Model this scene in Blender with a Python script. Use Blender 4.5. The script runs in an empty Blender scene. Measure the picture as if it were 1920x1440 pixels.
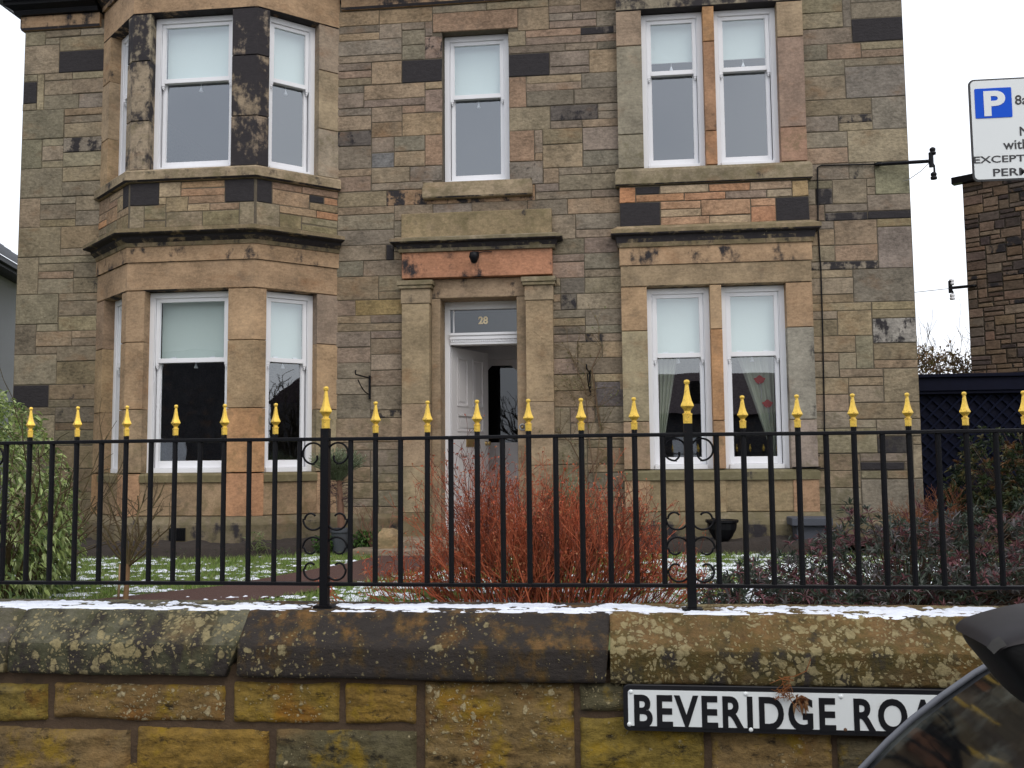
import bpy, bmesh, math, random
import numpy as np
from mathutils import Matrix, Vector
R_ = math.radians
SC = bpy.context.scene
COL = SC.collection

# ------------------------------------------------------------------ camera
FPX = 1760.0                       # focal length in pixels of the 1920 px wide photograph
CAM_M = (Matrix.Rotation(R_(6.37), 3, 'Z') @ Matrix.Rotation(R_(90 + 4.71), 3, 'X') @ Matrix.Rotation(R_(-.528), 3, 'Z'))
CAM_P = Vector((0, 0, 1.6))
cd = bpy.data.cameras.new('camera'); cam = bpy.data.objects.new('camera', cd); COL.objects.link(cam)
cd.sensor_width = 36; cd.lens = FPX / 1920 * 36; cd.clip_end = 2000; cd.clip_start = .02
cam.matrix_world = Matrix.Translation(CAM_P) @ CAM_M.to_4x4()
SC.camera = cam

# ------------------------------------------------------------------ sky, sun, exposure
SUN_EL, SUN_AZ = 48, 150
w = bpy.data.worlds.new('World'); SC.world = w; w.use_nodes = True
nt = w.node_tree; nt.nodes.clear()
out = nt.nodes.new('ShaderNodeOutputWorld'); bg = nt.nodes.new('ShaderNodeBackground')
sky = nt.nodes.new('ShaderNodeTexSky'); sky.sky_type = 'NISHITA'; sky.sun_disc = False
sky.sun_elevation = R_(SUN_EL); sky.sun_rotation = R_(SUN_AZ); sky.air_density = 1.6; sky.dust_density = 4; sky.ozone_density = 1
mx = nt.nodes.new('ShaderNodeMixRGB'); mx.inputs[0].default_value = .78
_tc = nt.nodes.new('ShaderNodeTexCoord'); _cn = nt.nodes.new('ShaderNodeTexNoise'); _cn.inputs['Scale'].default_value = 2.2; _cn.inputs['Detail'].default_value = 5
_cr = nt.nodes.new('ShaderNodeValToRGB'); _cr.color_ramp.elements[0].position = .32; _cr.color_ramp.elements[1].position = .68       # uneven cloud deck
_cr.color_ramp.elements[0].color = (9.0, 9.4, 10.6, 1); _cr.color_ramp.elements[1].color = (13.6, 13.9, 14.6, 1)
nt.links.new(_tc.outputs['Generated'], _cn.inputs['Vector']); nt.links.new(_cn.outputs['Fac'], _cr.inputs[0]); nt.links.new(_cr.outputs[0], mx.inputs[2])
nt.links.new(sky.outputs[0], mx.inputs[1]); nt.links.new(mx.outputs[0], bg.inputs[0])
bg.inputs[1].default_value = .105
nt.links.new(bg.outputs[0], out.inputs[0])
sd = bpy.data.lights.new('sun', 'SUN'); sd.energy = .6; sd.angle = R_(25); sd.color = (1, .96, .9)
so = bpy.data.objects.new('sun', sd); COL.objects.link(so)
_az = R_(SUN_AZ)
so.rotation_euler = Vector((math.sin(_az) * math.cos(R_(SUN_EL)), math.cos(_az) * math.cos(R_(SUN_EL)), math.sin(R_(SUN_EL)))).to_track_quat('Z', 'Y').to_euler()
SC.view_settings.view_transform = 'Standard'; SC.view_settings.look = 'None'
SC.view_settings.exposure = 0.32; SC.view_settings.gamma = 1

# ------------------------------------------------------------------ helpers
def ray(px, py):
    return CAM_M @ Vector(((px - 960) / FPX, -(py - 720) / FPX, -1))
def at(px, py, Y=None, Z=None, X=None):
    d = ray(px, py)
    t = (Y / d.y) if Y is not None else ((Z - CAM_P.z) / d.z if Z is not None else X / d.x)
    return CAM_P + d * t
def at_plane(px, py, p0, n):
    d = ray(px, py); n = Vector((n[0], n[1], 0)); p0 = Vector((p0[0], p0[1], 0))
    return CAM_P + d * ((p0 - CAM_P).dot(n) / d.dot(n))

def _h(ix, iy, iz, s):
    n = (ix.astype(np.int64) * 374761393 + iy.astype(np.int64) * 668265263 + iz.astype(np.int64) * 2147483647 + s * 974634777) & 0xffffffff
    n = ((n ^ (n >> 13)) * 1274126177) & 0xffffffff
    n = ((n ^ (n >> 16)) * 2246822519) & 0xffffffff
    return ((n ^ (n >> 15)) & 0xffff) / 65535.0
def vnoise(x, y, z=None, seed=0):
    x = np.asarray(x, float); y = np.asarray(y, float); z = np.zeros_like(x) if z is None else np.asarray(z, float)
    ix, iy, iz = np.floor(x), np.floor(y), np.floor(z)
    fx, fy, fz = x - ix, y - iy, z - iz
    fx, fy, fz = [f * f * (3 - 2 * f) for f in (fx, fy, fz)]
    r = 0
    for a in (0, 1):
        for b in (0, 1):
            for c in (0, 1):
                wgt = (fx if a else 1 - fx) * (fy if b else 1 - fy) * (fz if c else 1 - fz)
                r = r + wgt * _h(ix + a, iy + b, iz + c, seed)
    return r
def fbm(x, y, z=None, seed=0, o=4):
    r = 0; a = .5; t = 0; f = 1.0
    x = np.asarray(x, float); y = np.asarray(y, float)
    for i in range(o):
        r = r + a * vnoise(x * f, y * f, None if z is None else np.asarray(z, float) * f, seed + i); t += a; a *= .5; f *= 2.03
    return r / t

class MB:
    """collects faces (with a tint colour + soot in alpha, and weathering) and links them as ONE mesh object"""
    def __init__(s):
        s.v = []; s.f = []; s.m = []; s.c = []; s.w = []
        s.mi = 0; s.col = (.5, .5, .5, 0); s.wx = (0, 0, 0, 0); s.T = None
    def tint(s, c, soot=0.0, moss=0.0, lich=0.0):
        s.col = (c[0], c[1], c[2], soot); s.wx = (moss, lich, random.random(), 1); return s
    def face(s, pts):
        b = len(s.v)
        s.v.extend([s.T(*p) if s.T else tuple(p) for p in pts])
        s.f.append(tuple(range(b, b + len(pts)))); s.m.append(s.mi); s.c.append(s.col); s.w.append(s.wx)
    def mesh(s, V, F):
        b = len(s.v)
        s.v.extend([s.T(*p) if s.T else tuple(p) for p in V])
        for f in F:
            s.f.append(tuple(i + b for i in f)); s.m.append(s.mi); s.c.append(s.col); s.w.append(s.wx)
    def box(s, x0, x1, y0, y1, z0, z1):
        V = [(x0, y0, z0), (x1, y0, z0), (x1, y1, z0), (x0, y1, z0), (x0, y0, z1), (x1, y0, z1), (x1, y1, z1), (x0, y1, z1)]
        s.mesh(V, [(0, 1, 5, 4), (1, 2, 6, 5), (2, 3, 7, 6), (3, 0, 4, 7), (4, 5, 6, 7), (3, 2, 1, 0)])
    def tube(s, pts, r, n=6, caps=True):
        pts = [Vector(p) for p in pts]; rs = r if isinstance(r, (list, tuple)) else [r] * len(pts)
        V = []; F = []
        up = Vector((0, 0, 1)); prev = None
        for i, p in enumerate(pts):
            d = (pts[min(i + 1, len(pts) - 1)] - pts[max(i - 1, 0)])
            d = d.normalized() if d.length > 1e-9 else Vector((0, 0, 1))
            if prev is None:
                a = d.cross(up if abs(d.z) < .9 else Vector((1, 0, 0))).normalized()
            else:
                a = (prev - d * prev.dot(d)); a = a.normalized() if a.length > 1e-6 else d.orthogonal().normalized()
            prev = a; b = d.cross(a)
            for k in range(n):
                t = 2 * math.pi * k / n + (math.pi / 4 if n == 4 else 0)
                V.append(tuple(p + (a * math.cos(t) + b * math.sin(t)) * rs[i]))
        for i in range(len(pts) - 1):
            for k in range(n):
                k2 = (k + 1) % n
                F.append((i * n + k, i * n + k2, (i + 1) * n + k2, (i + 1) * n + k))
        if caps and n > 2:
            F.append(tuple(range(n))[::-1]); F.append(tuple((len(pts) - 1) * n + k for k in range(n)))
        s.mesh(V, F)
    def lathe(s, prof, c, n=12, ribs=None, axis='z'):
        V = []; F = []
        for (r, z) in prof:
            for k in range(n):
                t = 2 * math.pi * k / n; rr = r * (ribs if (ribs and k % 2) else 1)
                if axis == 'z': V.append((c[0] + rr * math.cos(t), c[1] + rr * math.sin(t), c[2] + z))
                elif axis == 'y': V.append((c[0] + rr * math.cos(t), c[1] + z, c[2] + rr * math.sin(t)))
                else: V.append((c[0] + z, c[1] + rr * math.cos(t), c[2] + rr * math.sin(t)))
        for i in range(len(prof) - 1):
            for k in range(n):
                F.append((i * n + k, i * n + (k + 1) % n, (i + 1) * n + (k + 1) % n, (i + 1) * n + k))
        F.append(tuple(range(n))[::-1]); F.append(tuple((len(prof) - 1) * n + k for k in range(n)))
        s.mesh(V, F)
    def prism(s, poly, y0, y1):            # polygon in x,z pushed along y
        n = len(poly)
        V = [(p[0], y0, p[1]) for p in poly] + [(p[0], y1, p[1]) for p in poly]
        s.mesh(V, [tuple(range(n)), tuple(range(2 * n - 1, n - 1, -1))] + [(i, i + n, (i + 1) % n + n, (i + 1) % n) for i in range(n)])
    def sweep(s, path, prof, soot=None):   # closed profile of (offset outward, z) along a plan polyline
        offs = [offset(path, o) for o, z in prof]; n = len(prof); m = len(path)
        base = s.col
        for k in range(n):
            k2 = (k + 1) % n
            if soot: s.col = (*base[:3], soot[k])
            for i in range(m - 1):
                s.face([(*offs[k][i], prof[k][1]), (*offs[k][i + 1], prof[k][1]), (*offs[k2][i + 1], prof[k2][1]), (*offs[k2][i], prof[k2][1])])
        s.col = base
        for i in (0, m - 1):
            s.face([(*offs[k][i], prof[k][1]) for k in range(n)])
    def build(s, name, mats, parent=None, smooth=False, bevel=0, fix=True, bseg=2):
        me = bpy.data.meshes.new(name)
        o0 = world_loc(parent) if parent else Vector((0, 0, 0))
        v = np.array(s.v, float) - np.array(o0)
        me.from_pydata(v.tolist(), [], s.f)
        mats = mats if isinstance(mats, (list, tuple)) else [mats]
        for m in mats: me.materials.append(m)
        me.polygons.foreach_set('material_index', np.array(s.m, dtype=np.int32))
        cnt = np.array([len(f) for f in s.f])
        for nm, arr in (('tint', s.c), ('wx', s.w)):
            a = me.color_attributes.new(nm, 'FLOAT_COLOR', 'CORNER')
            a.data.foreach_set('color', np.repeat(np.array(arr, np.float32), cnt, axis=0).ravel())
        if fix:
            bm = bmesh.new(); bm.from_mesh(me)
            bmesh.ops.remove_doubles(bm, verts=bm.verts, dist=1e-6)
            bmesh.ops.recalc_face_normals(bm, faces=bm.faces); bm.to_mesh(me); bm.free()
        if smooth: me.polygons.foreach_set('use_smooth', np.ones(len(me.polygons), dtype=bool))
        me.update()
        ob = bpy.data.objects.new(name, me); COL.objects.link(ob)
        if parent: ob.parent = parent
        if bevel:
            b = ob.modifiers.new('bevel', 'BEVEL'); b.width = bevel; b.segments = bseg; b.limit_method = 'ANGLE'; b.angle_limit = R_(40)
        return ob

def offset(path, d):
    P = [Vector(p[:2]) for p in path]; r = []
    ns = []
    for a, b in zip(P, P[1:]):
        t = (b - a).normalized(); ns.append(Vector((t.y, -t.x)))
    for i, p in enumerate(P):
        if i == 0: m = ns[0]
        elif i == len(P) - 1: m = ns[-1]
        else:
            m = (ns[i - 1] + ns[i]); m = m / (1 + ns[i - 1].dot(ns[i]))
        r.append(tuple(p + m * d))
    return r
def world_loc(o):
    l = Vector((0, 0, 0))
    while o: l += Vector(o.location); o = o.parent
    return l
def tag(o, label, cat, group=None, kind=None):
    o['label'] = label; o['category'] = cat
    if group: o['group'] = group
    if kind: o['kind'] = kind
    return o
def thing(name, label, cat, loc=(0, 0, 0), group=None):
    o = bpy.data.objects.new(name, None); COL.objects.link(o); o.location = loc; o.empty_display_size = .2
    return tag(o, label, cat, group)
def struct(o):
    o['kind'] = 'structure'; return o
def frame_T(o, d, yd=None):                     # local (s along, t into the wall, z) -> world
    dx, dy = d; nx, ny = dy, -dx
    return lambda s, t, z: (o[0] + dx * s - nx * t, o[1] + dy * s - ny * t, z)

# ------------------------------------------------------------------ materials
def newmat(name):
    m = bpy.data.materials.new(name); m.use_nodes = True; n = m.node_tree.nodes; n.clear()
    o = n.new('ShaderNodeOutputMaterial'); p = n.new('ShaderNodeBsdfPrincipled'); m.node_tree.links.new(p.outputs[0], o.inputs[0])
    return m, n, m.node_tree.links, p, o
def N(n, t, **kw):
    x = n.new('ShaderNode' + t)
    for k, v in kw.items():
        if k.startswith('i_'): x.inputs[k[2:]].default_value = v
        else: setattr(x, k, v)
    return x
def math_(n, l, op, a, b=None, c=None, clamp=False):
    x = n.new('ShaderNodeMath'); x.operation = op; x.use_clamp = clamp
    for i, q in enumerate((a, b, c)):
        if q is None: continue
        if isinstance(q, (int, float)): x.inputs[i].default_value = q
        else: l.new(q, x.inputs[i])
    return x.outputs[0]
def mixc(n, l, f, a, b, mode='MIX'):
    x = n.new('ShaderNodeMixRGB'); x.blend_type = mode
    for i, q in enumerate((f, a, b)):
        if isinstance(q, (int, float)): x.inputs[i].default_value = q
        elif isinstance(q, tuple): x.inputs[i].default_value = (*q[:3], 1)
        else: l.new(q, x.inputs[i])
    return x.outputs[0]
def ramp(n, l, x, a, b):
    r = n.new('ShaderNodeMapRange'); r.clamp = True; r.interpolation_type = 'SMOOTHSTEP'
    l.new(x, r.inputs[0]); r.inputs[1].default_value = a; r.inputs[2].default_value = b
    return r.outputs[0]
def noise(n, l, vec, scale, detail=4, rough=.55, sc=None):
    if sc:
        mp = n.new('ShaderNodeMapping'); mp.inputs['Scale'].default_value = sc; l.new(vec, mp.inputs[0]); vec = mp.outputs[0]
    t = N(n, 'TexNoise', i_Scale=scale, i_Detail=detail, i_Roughness=rough); l.new(vec, t.inputs['Vector'])
    return t.outputs['Fac']

def stone_mat(name, grain=60, soot_col=(.018, .016, .017), moss_col=(.115, .105, .05), bump=.35, ochre=0, soot_soft=.07, lichen_scale=9, soot_scale=5.5, gain=1.2, sat=1.18, hue=.5, var=1.0, lcol=((.36, .33, .24), (.42, .34, .18))):
    """weathered sandstone; per-block tint in 'tint' (alpha: how much black crust), 'wx' (R moss, G lichen, B seed)"""
    m, n, l, p, o = newmat(name)
    tc = N(n, 'TexCoord'); a = N(n, 'Attribute', attribute_name='tint'); wx = N(n, 'Attribute', attribute_name='wx')
    sep = N(n, 'SeparateColor'); l.new(wx.outputs['Color'], sep.inputs[0])
    off = N(n, 'CombineXYZ'); k = math_(n, l, 'MULTIPLY', sep.outputs[2], 37.0)
    l.new(k, off.inputs[0]); l.new(k, off.inputs[1]); l.new(k, off.inputs[2])
    va = N(n, 'VectorMath', operation='ADD'); l.new(tc.outputs['Object'], va.inputs[0]); l.new(off.outputs[0], va.inputs[1])
    V = va.outputs[0]
    n1 = noise(n, l, V, 3.2, 5, .6); n2 = noise(n, l, V, 16, 5, .65, (1, 1, 2.2)); n3 = noise(n, l, V, grain, 4, .7)
    v = math_(n, l, 'ADD', math_(n, l, 'MULTIPLY', math_(n, l, 'SUBTRACT', n1, .5), 1.5), math_(n, l, 'MULTIPLY', math_(n, l, 'SUBTRACT', n2, .5), 1.5 * var))
    v = math_(n, l, 'ADD', v, math_(n, l, 'MULTIPLY', math_(n, l, 'SUBTRACT', n3, .5), 1.1 * var))
    v = math_(n, l, 'MAXIMUM', math_(n, l, 'MULTIPLY', math_(n, l, 'MAXIMUM', math_(n, l, 'ADD', v, 1.0), .25), gain), .05)
    cv = N(n, 'CombineColor'); [l.new(v, cv.inputs[i]) for i in range(3)]
    col = mixc(n, l, 1.0, a.outputs['Color'], cv.outputs[0], 'MULTIPLY')
    # warm iron staining
    wn = ramp(n, l, noise(n, l, V, 2.1, 4, .6, (1, 1, 1.6)), .54, .78)
    col = mixc(n, l, math_(n, l, 'MULTIPLY', wn, .4), col, (.24, .125, .05))
    gn = ramp(n, l, noise(n, l, V, 5.5, 4, .6), .52, .75)
    col = mixc(n, l, math_(n, l, 'MULTIPLY', gn, .3), col, (.115, .10, .078))
    if ochre:
        oc = ramp(n, l, noise(n, l, V, 4.2, 7, .68), .52, .64)
        col = mixc(n, l, math_(n, l, 'MULTIPLY', oc, ochre), col, (.25, .168, .034))
        oc2 = ramp(n, l, noise(n, l, V, 11, 7, .75, (1, 1, 1.8)), .53, .68)
        col = mixc(n, l, math_(n, l, 'MULTIPLY', oc2, .9), col, (.014, .011, .008))
        oc3 = ramp(n, l, noise(n, l, V, 2.6, 5, .6), .56, .7)
        col = mixc(n, l, math_(n, l, 'MULTIPLY', oc3, .55), col, (.20, .075, .02))
    # moss / algae
    mn = noise(n, l, V, 7, 6, .7)
    mm = ramp(n, l, math_(n, l, 'ADD', mn, math_(n, l, 'SUBTRACT', sep.outputs[0], .75)), 0.0, .28)
    col = mixc(n, l, math_(n, l, 'MULTIPLY', mm, .6), col, moss_col)
    # black crust with ragged peeling edges
    sn = math_(n, l, 'ADD', math_(n, l, 'MULTIPLY', noise(n, l, V, soot_scale, 9, .68), .62), math_(n, l, 'MULTIPLY', noise(n, l, V, soot_scale * 1.7, 6, .62, (1, 1, .28)), .38))
    sm = ramp(n, l, math_(n, l, 'ADD', sn, math_(n, l, 'SUBTRACT', a.outputs['Alpha'], .78)), 0.0, soot_soft)
    sc2 = mixc(n, l, n2, soot_col, tuple(c * 2.6 for c in soot_col))
    col = mixc(n, l, sm, col, sc2)
    # lichen rosettes, two sizes
    wv = N(n, 'TexNoise', i_Scale=14.0, i_Detail=3.0); l.new(V, wv.inputs['Vector'])
    vm = N(n, 'VectorMath', operation='MULTIPLY_ADD'); l.new(wv.outputs['Color'], vm.inputs[0]); vm.inputs[1].default_value = (.07, .07, .07); l.new(V, vm.inputs[2])
    tot = None; edge_n = noise(n, l, V, 70, 5, .7)
    for sc, th in ((lichen_scale, .30), (lichen_scale * 2.9, .30)):
        vo = N(n, 'TexVoronoi', i_Scale=sc); l.new(vm.outputs[0], vo.inputs['Vector'])
        sepv = N(n, 'SeparateColor'); l.new(vo.outputs['Color'], sepv.inputs[0])
        gate = noise(n, l, V, 2.6, 4, .6)
        rad = math_(n, l, 'MULTIPLY', sepv.outputs[0], math_(n, l, 'ADD', gate, math_(n, l, 'SUBTRACT', sep.outputs[1], .62)))
        q = ramp(n, l, math_(n, l, 'SUBTRACT', math_(n, l, 'ADD', math_(n, l, 'MULTIPLY', rad, 1.6), math_(n, l, 'MULTIPLY', math_(n, l, 'SUBTRACT', edge_n, .5), .55)), vo.outputs['Distance']), -.02, .14)
        tot = q if tot is None else math_(n, l, 'MAXIMUM', tot, q)
    fine = ramp(n, l, noise(n, l, V, 55, 3, .7), .3, .6)
    lf = math_(n, l, 'MULTIPLY', tot, math_(n, l, 'ADD', math_(n, l, 'MULTIPLY', fine, .5), .45))
    col = mixc(n, l, lf, col, mixc(n, l, n1, *lcol))
    hs = N(n, 'HueSaturation'); hs.inputs['Saturation'].default_value = sat; hs.inputs['Hue'].default_value = hue; l.new(col, hs.inputs['Color']); l.new(hs.outputs[0], p.inputs['Base Color'])
    p.inputs['Roughness'].default_value = .88; p.inputs['Specular IOR Level'].default_value = .25
    b = N(n, 'Bump', i_Strength=bump, i_Distance=.02)
    hh = math_(n, l, 'ADD', math_(n, l, 'MULTIPLY', n2, .6), math_(n, l, 'MULTIPLY', n3, .35))
    hh = math_(n, l, 'ADD', hh, math_(n, l, 'MULTIPLY', sm, .25)); hh = math_(n, l, 'ADD', hh, math_(n, l, 'MULTIPLY', tot, .2))
    l.new(hh, b.inputs['Height']); l.new(b.outputs[0], p.inputs['Normal'])
    return m
def plain(name, c, rough=.6, metal=0, var=.12, scale=12, bump=0, spec=.5, dirt=None, dscale=5, dth=(.55, .8), coat=0):
    m, n, l, p, o = newmat(name); tc = N(n, 'TexCoord')
    nn = noise(n, l, tc.outputs['Object'], scale, 5, .6)
    col = mixc(n, l, nn, tuple(x * (1 - var) for x in c), tuple(x * (1 + var) for x in c))
    if dirt:
        d = ramp(n, l, noise(n, l, tc.outputs['Object'], dscale, 6, .65), *dth); col = mixc(n, l, d, col, dirt)
    l.new(col, p.inputs['Base Color']); p.inputs['Roughness'].default_value = rough; p.inputs['Metallic'].default_value = metal
    p.inputs['Specular IOR Level'].default_value = spec
    if coat: p.inputs['Coat Weight'].default_value = coat; p.inputs['Coat Roughness'].default_value = .06
    if bump:
        b = N(n, 'Bump', i_Strength=bump, i_Distance=.01); l.new(noise(n, l, tc.outputs['Object'], scale * 4, 5, .7), b.inputs['Height']); l.new(b.outputs[0], p.inputs['Normal'])
    return m
def leafmat(name, rough=.5, trans=.25, spec=.4):
    m, n, l, p, o = newmat(name); a = N(n, 'Attribute', attribute_name='tint'); tc = N(n, 'TexCoord')
    nn = noise(n, l, tc.outputs['Object'], 30, 3)
    cv = N(n, 'CombineColor'); k = math_(n, l, 'ADD', math_(n, l, 'MULTIPLY', nn, .8), .6); [l.new(k, cv.inputs[i]) for i in range(3)]
    col = mixc(n, l, 1.0, a.outputs['Color'], cv.outputs[0], 'MULTIPLY')
    l.new(col, p.inputs['Base Color']); p.inputs['Roughness'].default_value = rough; p.inputs['Specular IOR Level'].default_value = spec
    t = N(n, 'BsdfTranslucent'); l.new(col, t.inputs[0]); ms = N(n, 'MixShader'); ms.inputs[0].default_value = trans
    l.new(p.outputs[0], ms.inputs[1]); l.new(t.outputs[0], ms.inputs[2]); l.new(ms.outputs[0], o.inputs[0])
    return m
def glassmat(name, f0=.13, tint=(.86, .9, .92), rough=.01, wob=.02):
    m, n, l, p, o = newmat(name); n.remove(p); tc = N(n, 'TexCoord')
    tr = N(n, 'BsdfTransparent'); tr.inputs[0].default_value = (*tint, 1)
    gl = N(n, 'BsdfGlossy'); gl.inputs['Roughness'].default_value = rough; gl.inputs[0].default_value = (.9, .95, 1, 1)
    b = N(n, 'Bump', i_Strength=wob, i_Distance=.05); l.new(noise(n, l, tc.outputs['Object'], 1.7, 2), b.inputs['Height']); l.new(b.outputs[0], gl.inputs['Normal'])
    lw = N(n, 'LayerWeight', i_Blend=.5)
    f = math_(n, l, 'ADD', math_(n, l, 'MULTIPLY', math_(n, l, 'POWER', lw.outputs['Facing'], 4.0), .85 - f0), f0)
    ms = N(n, 'MixShader'); l.new(f, ms.inputs[0]); l.new(tr.outputs[0], ms.inputs[1]); l.new(gl.outputs[0], ms.inputs[2]); l.new(ms.outputs[0], o.inputs[0])
    return m

M = {}
M['stone'] = stone_mat('sandstone', grain=32, bump=.6, sat=.98, hue=.496)
M['ashlar'] = stone_mat('dressed sandstone', grain=45, bump=.2, soot_soft=.1, soot_scale=3.4, gain=1.5, sat=1.06, hue=.487, var=.7)
M['coping'] = stone_mat('lichened coping stone', grain=75, bump=.8, lichen_scale=20, soot_scale=7, soot_soft=.13, soot_col=(.017, .0145, .013), moss_col=(.04, .042, .014), gain=1.0, sat=1.25, lcol=((.24, .215, .15), (.30, .25, .14)))
M['wallstone'] = stone_mat('ochre wall stone', grain=60, bump=1.0, ochre=.8, sat=1.1, soot_col=(.014, .011, .008), lichen_scale=24, moss_col=(.05, .052, .018), gain=.95)
M['mortar'] = plain('lime mortar', (.105, .086, .060), .95, var=.3, scale=20, bump=.4)
M['mortar2'] = plain('brown mortar', (.075, .047, .026), .95, var=.4, scale=16, bump=.8, dirt=(.03, .025, .018), dscale=9)
M['white'] = plain('white paint', (.80, .80, .82), .35, var=.03, scale=5)
M['offwhite'] = plain('greyed white paint', (.62, .60, .60), .45, var=.05, scale=5)
M['blind'] = plain('pale blind fabric', (.72, .80, .74), .9, var=.03, scale=60)
M['black'] = plain('black gloss iron', (.0045, .0045, .006), .42, var=.3, scale=50, bump=.2, spec=.18, dirt=(.035, .014, .008), dscale=45, dth=(.62, .78))
M['gold'] = plain('gold paint', (.85, .56, .09), .36, metal=.55, var=.15, scale=40, bump=.15, dirt=(.30, .15, .03), dscale=70, dth=(.52, .75))
M['glass'] = glassmat('window glass', .20)
M['fanglass'] = glassmat('fanlight glass', .09, (.28, .29, .31))
M['glass_dark'] = glassmat('dark door glass', .07, (.12, .12, .13))
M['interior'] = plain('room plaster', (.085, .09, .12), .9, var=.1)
M['hall'] = plain('hall paint', (.72, .69, .68), .8, var=.05)
M['roof'] = plain('roof slate', (.075, .08, .095), .5, var=.35, scale=18, bump=.3)
M['snow'] = plain('snow', (.80, .83, .90), .75, var=.05, scale=30, bump=.5)
M['leaf'] = leafmat('leaf'); M['twig'] = leafmat('twig', .8, .0, .2)
M['soil'] = plain('garden soil', (.030, .022, .017), .95, var=.5, scale=14, bump=.9)
M['pathmat'] = plain('red gravel', (.085, .040, .030), .9, var=.6, scale=60, bump=.9, dirt=(.13, .075, .06), dscale=40, dth=(.6, .7))
M['lawn'] = plain('lawn soil', (.095, .125, .036), .95, var=.4, scale=12, bump=.8)
M['pave'] = plain('wet paving', (.10, .10, .10), .6, var=.25, scale=5, bump=.3)
M['road'] = plain('asphalt', (.05, .05, .052), .6, var=.3, scale=60, bump=.6)
M['brass'] = plain('brass', (.5, .36, .16), .35, metal=.8)
M['harl'] = plain('grey harling', (.36, .37, .39), .95, var=.1, scale=90, bump=.6)
M['navy'] = plain('navy stained timber', (.006, .007, .017), .6, var=.3, scale=10, spec=.08)
M['signwhite'] = plain('white sign face', (.74, .77, .76), .4, var=.03, scale=3, dirt=(.6, .61, .58), dscale=8, dth=(.6, .85))
M['signblack'] = plain('black sign paint', (.010, .010, .012), .35, var=.1)
M['signblue'] = plain('blue sign face', (.004, .085, .60), .5, var=.03, spec=.15)
M['galv'] = plain('galvanised steel', (.35, .36, .37), .4, metal=.7)
M['carpaint'] = plain('black car paint', (.012, .012, .014), .25, var=.2, coat=.8)
M['carplastic'] = plain('black mirror plastic', (.005, .005, .005), .5, spec=.25, var=.2, scale=80)
M['carcap'] = plain('dull mirror cap', (.012, .010, .011), .5, var=.5, scale=60, spec=.22)
M['trim'] = plain('highlight grey windscreen trim', (.10, .105, .12), .35, var=.2)  # lighter grey-blue paints in the highlight along the far windscreen edge
M['carglass'] = None
M['lamp_lens'] = plain('clear indicator lens', (.03, .028, .025), .5, var=.6, scale=60, spec=.15)
M['terracotta'] = plain('grey glazed pot', (.05, .055, .065), .4, var=.3)
M['curtain'] = plain('cream curtain', (.52, .54, .42), .9, var=.08, scale=8)
M['poppy'] = plain('red poppy print', (.45, .05, .04), .9, var=.2)
M['rust'] = plain('rusty stain', (.12, .06, .03), .8)
M['slab'] = plain('grey slab', (.06, .065, .08), .8, var=.2, bump=.2)

TAN = (.235, .172, .102); OLIVE = (.198, .163, .106); GREY = (.160, .136, .108); WARM = (.22, .148, .095); DARK = (.085, .073, .063); PALE = (.28, .215, .13); ORANGE = (.30, .165, .085); PINK = (.20, .146, .112)
def jit(c, a=.12, rng=random):
    k = 1 + rng.uniform(-a, a); return tuple(x * k * (1 + rng.uniform(-.04, .04)) for x in c)

# ------------------------------------------------------------------ squared rubble masonry
JR = random.Random(99)
def block(mb, T, u0, u1, v0, v1, proud, ch=.006, back=.012):
    """one stone: a dressed face with chamfered arrises, (u, v) in the wall plane, proud of the joint bed"""
    jt = lambda: JR.uniform(-.0042, .0042)
    a = [(u0 + jt(), v0 + jt()), (u1 + jt(), v0 + jt()), (u1 + jt(), v1 + jt()), (u0 + jt(), v1 + jt())]
    b = [(a[0][0] + ch, a[0][1] + ch), (a[1][0] - ch, a[1][1] + ch), (a[2][0] - ch, a[2][1] - ch), (a[3][0] + ch, a[3][1] - ch)]
    V = [T(u, -(-back), v) for u, v in a] + [T(u, -(proud - ch * .7), v) for u, v in a] + [T(u, -proud, v) for u, v in b]
    s = mb.T; mb.T = None
    mb.mesh(V, [(0, 1, 5, 4), (1, 2, 6, 5), (2, 3, 7, 6), (3, 0, 4, 7), (4, 5, 9, 8), (5, 6, 10, 9), (6, 7, 11, 10), (7, 4, 8, 11), (8, 9, 10, 11)])
    mb.T = s
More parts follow.
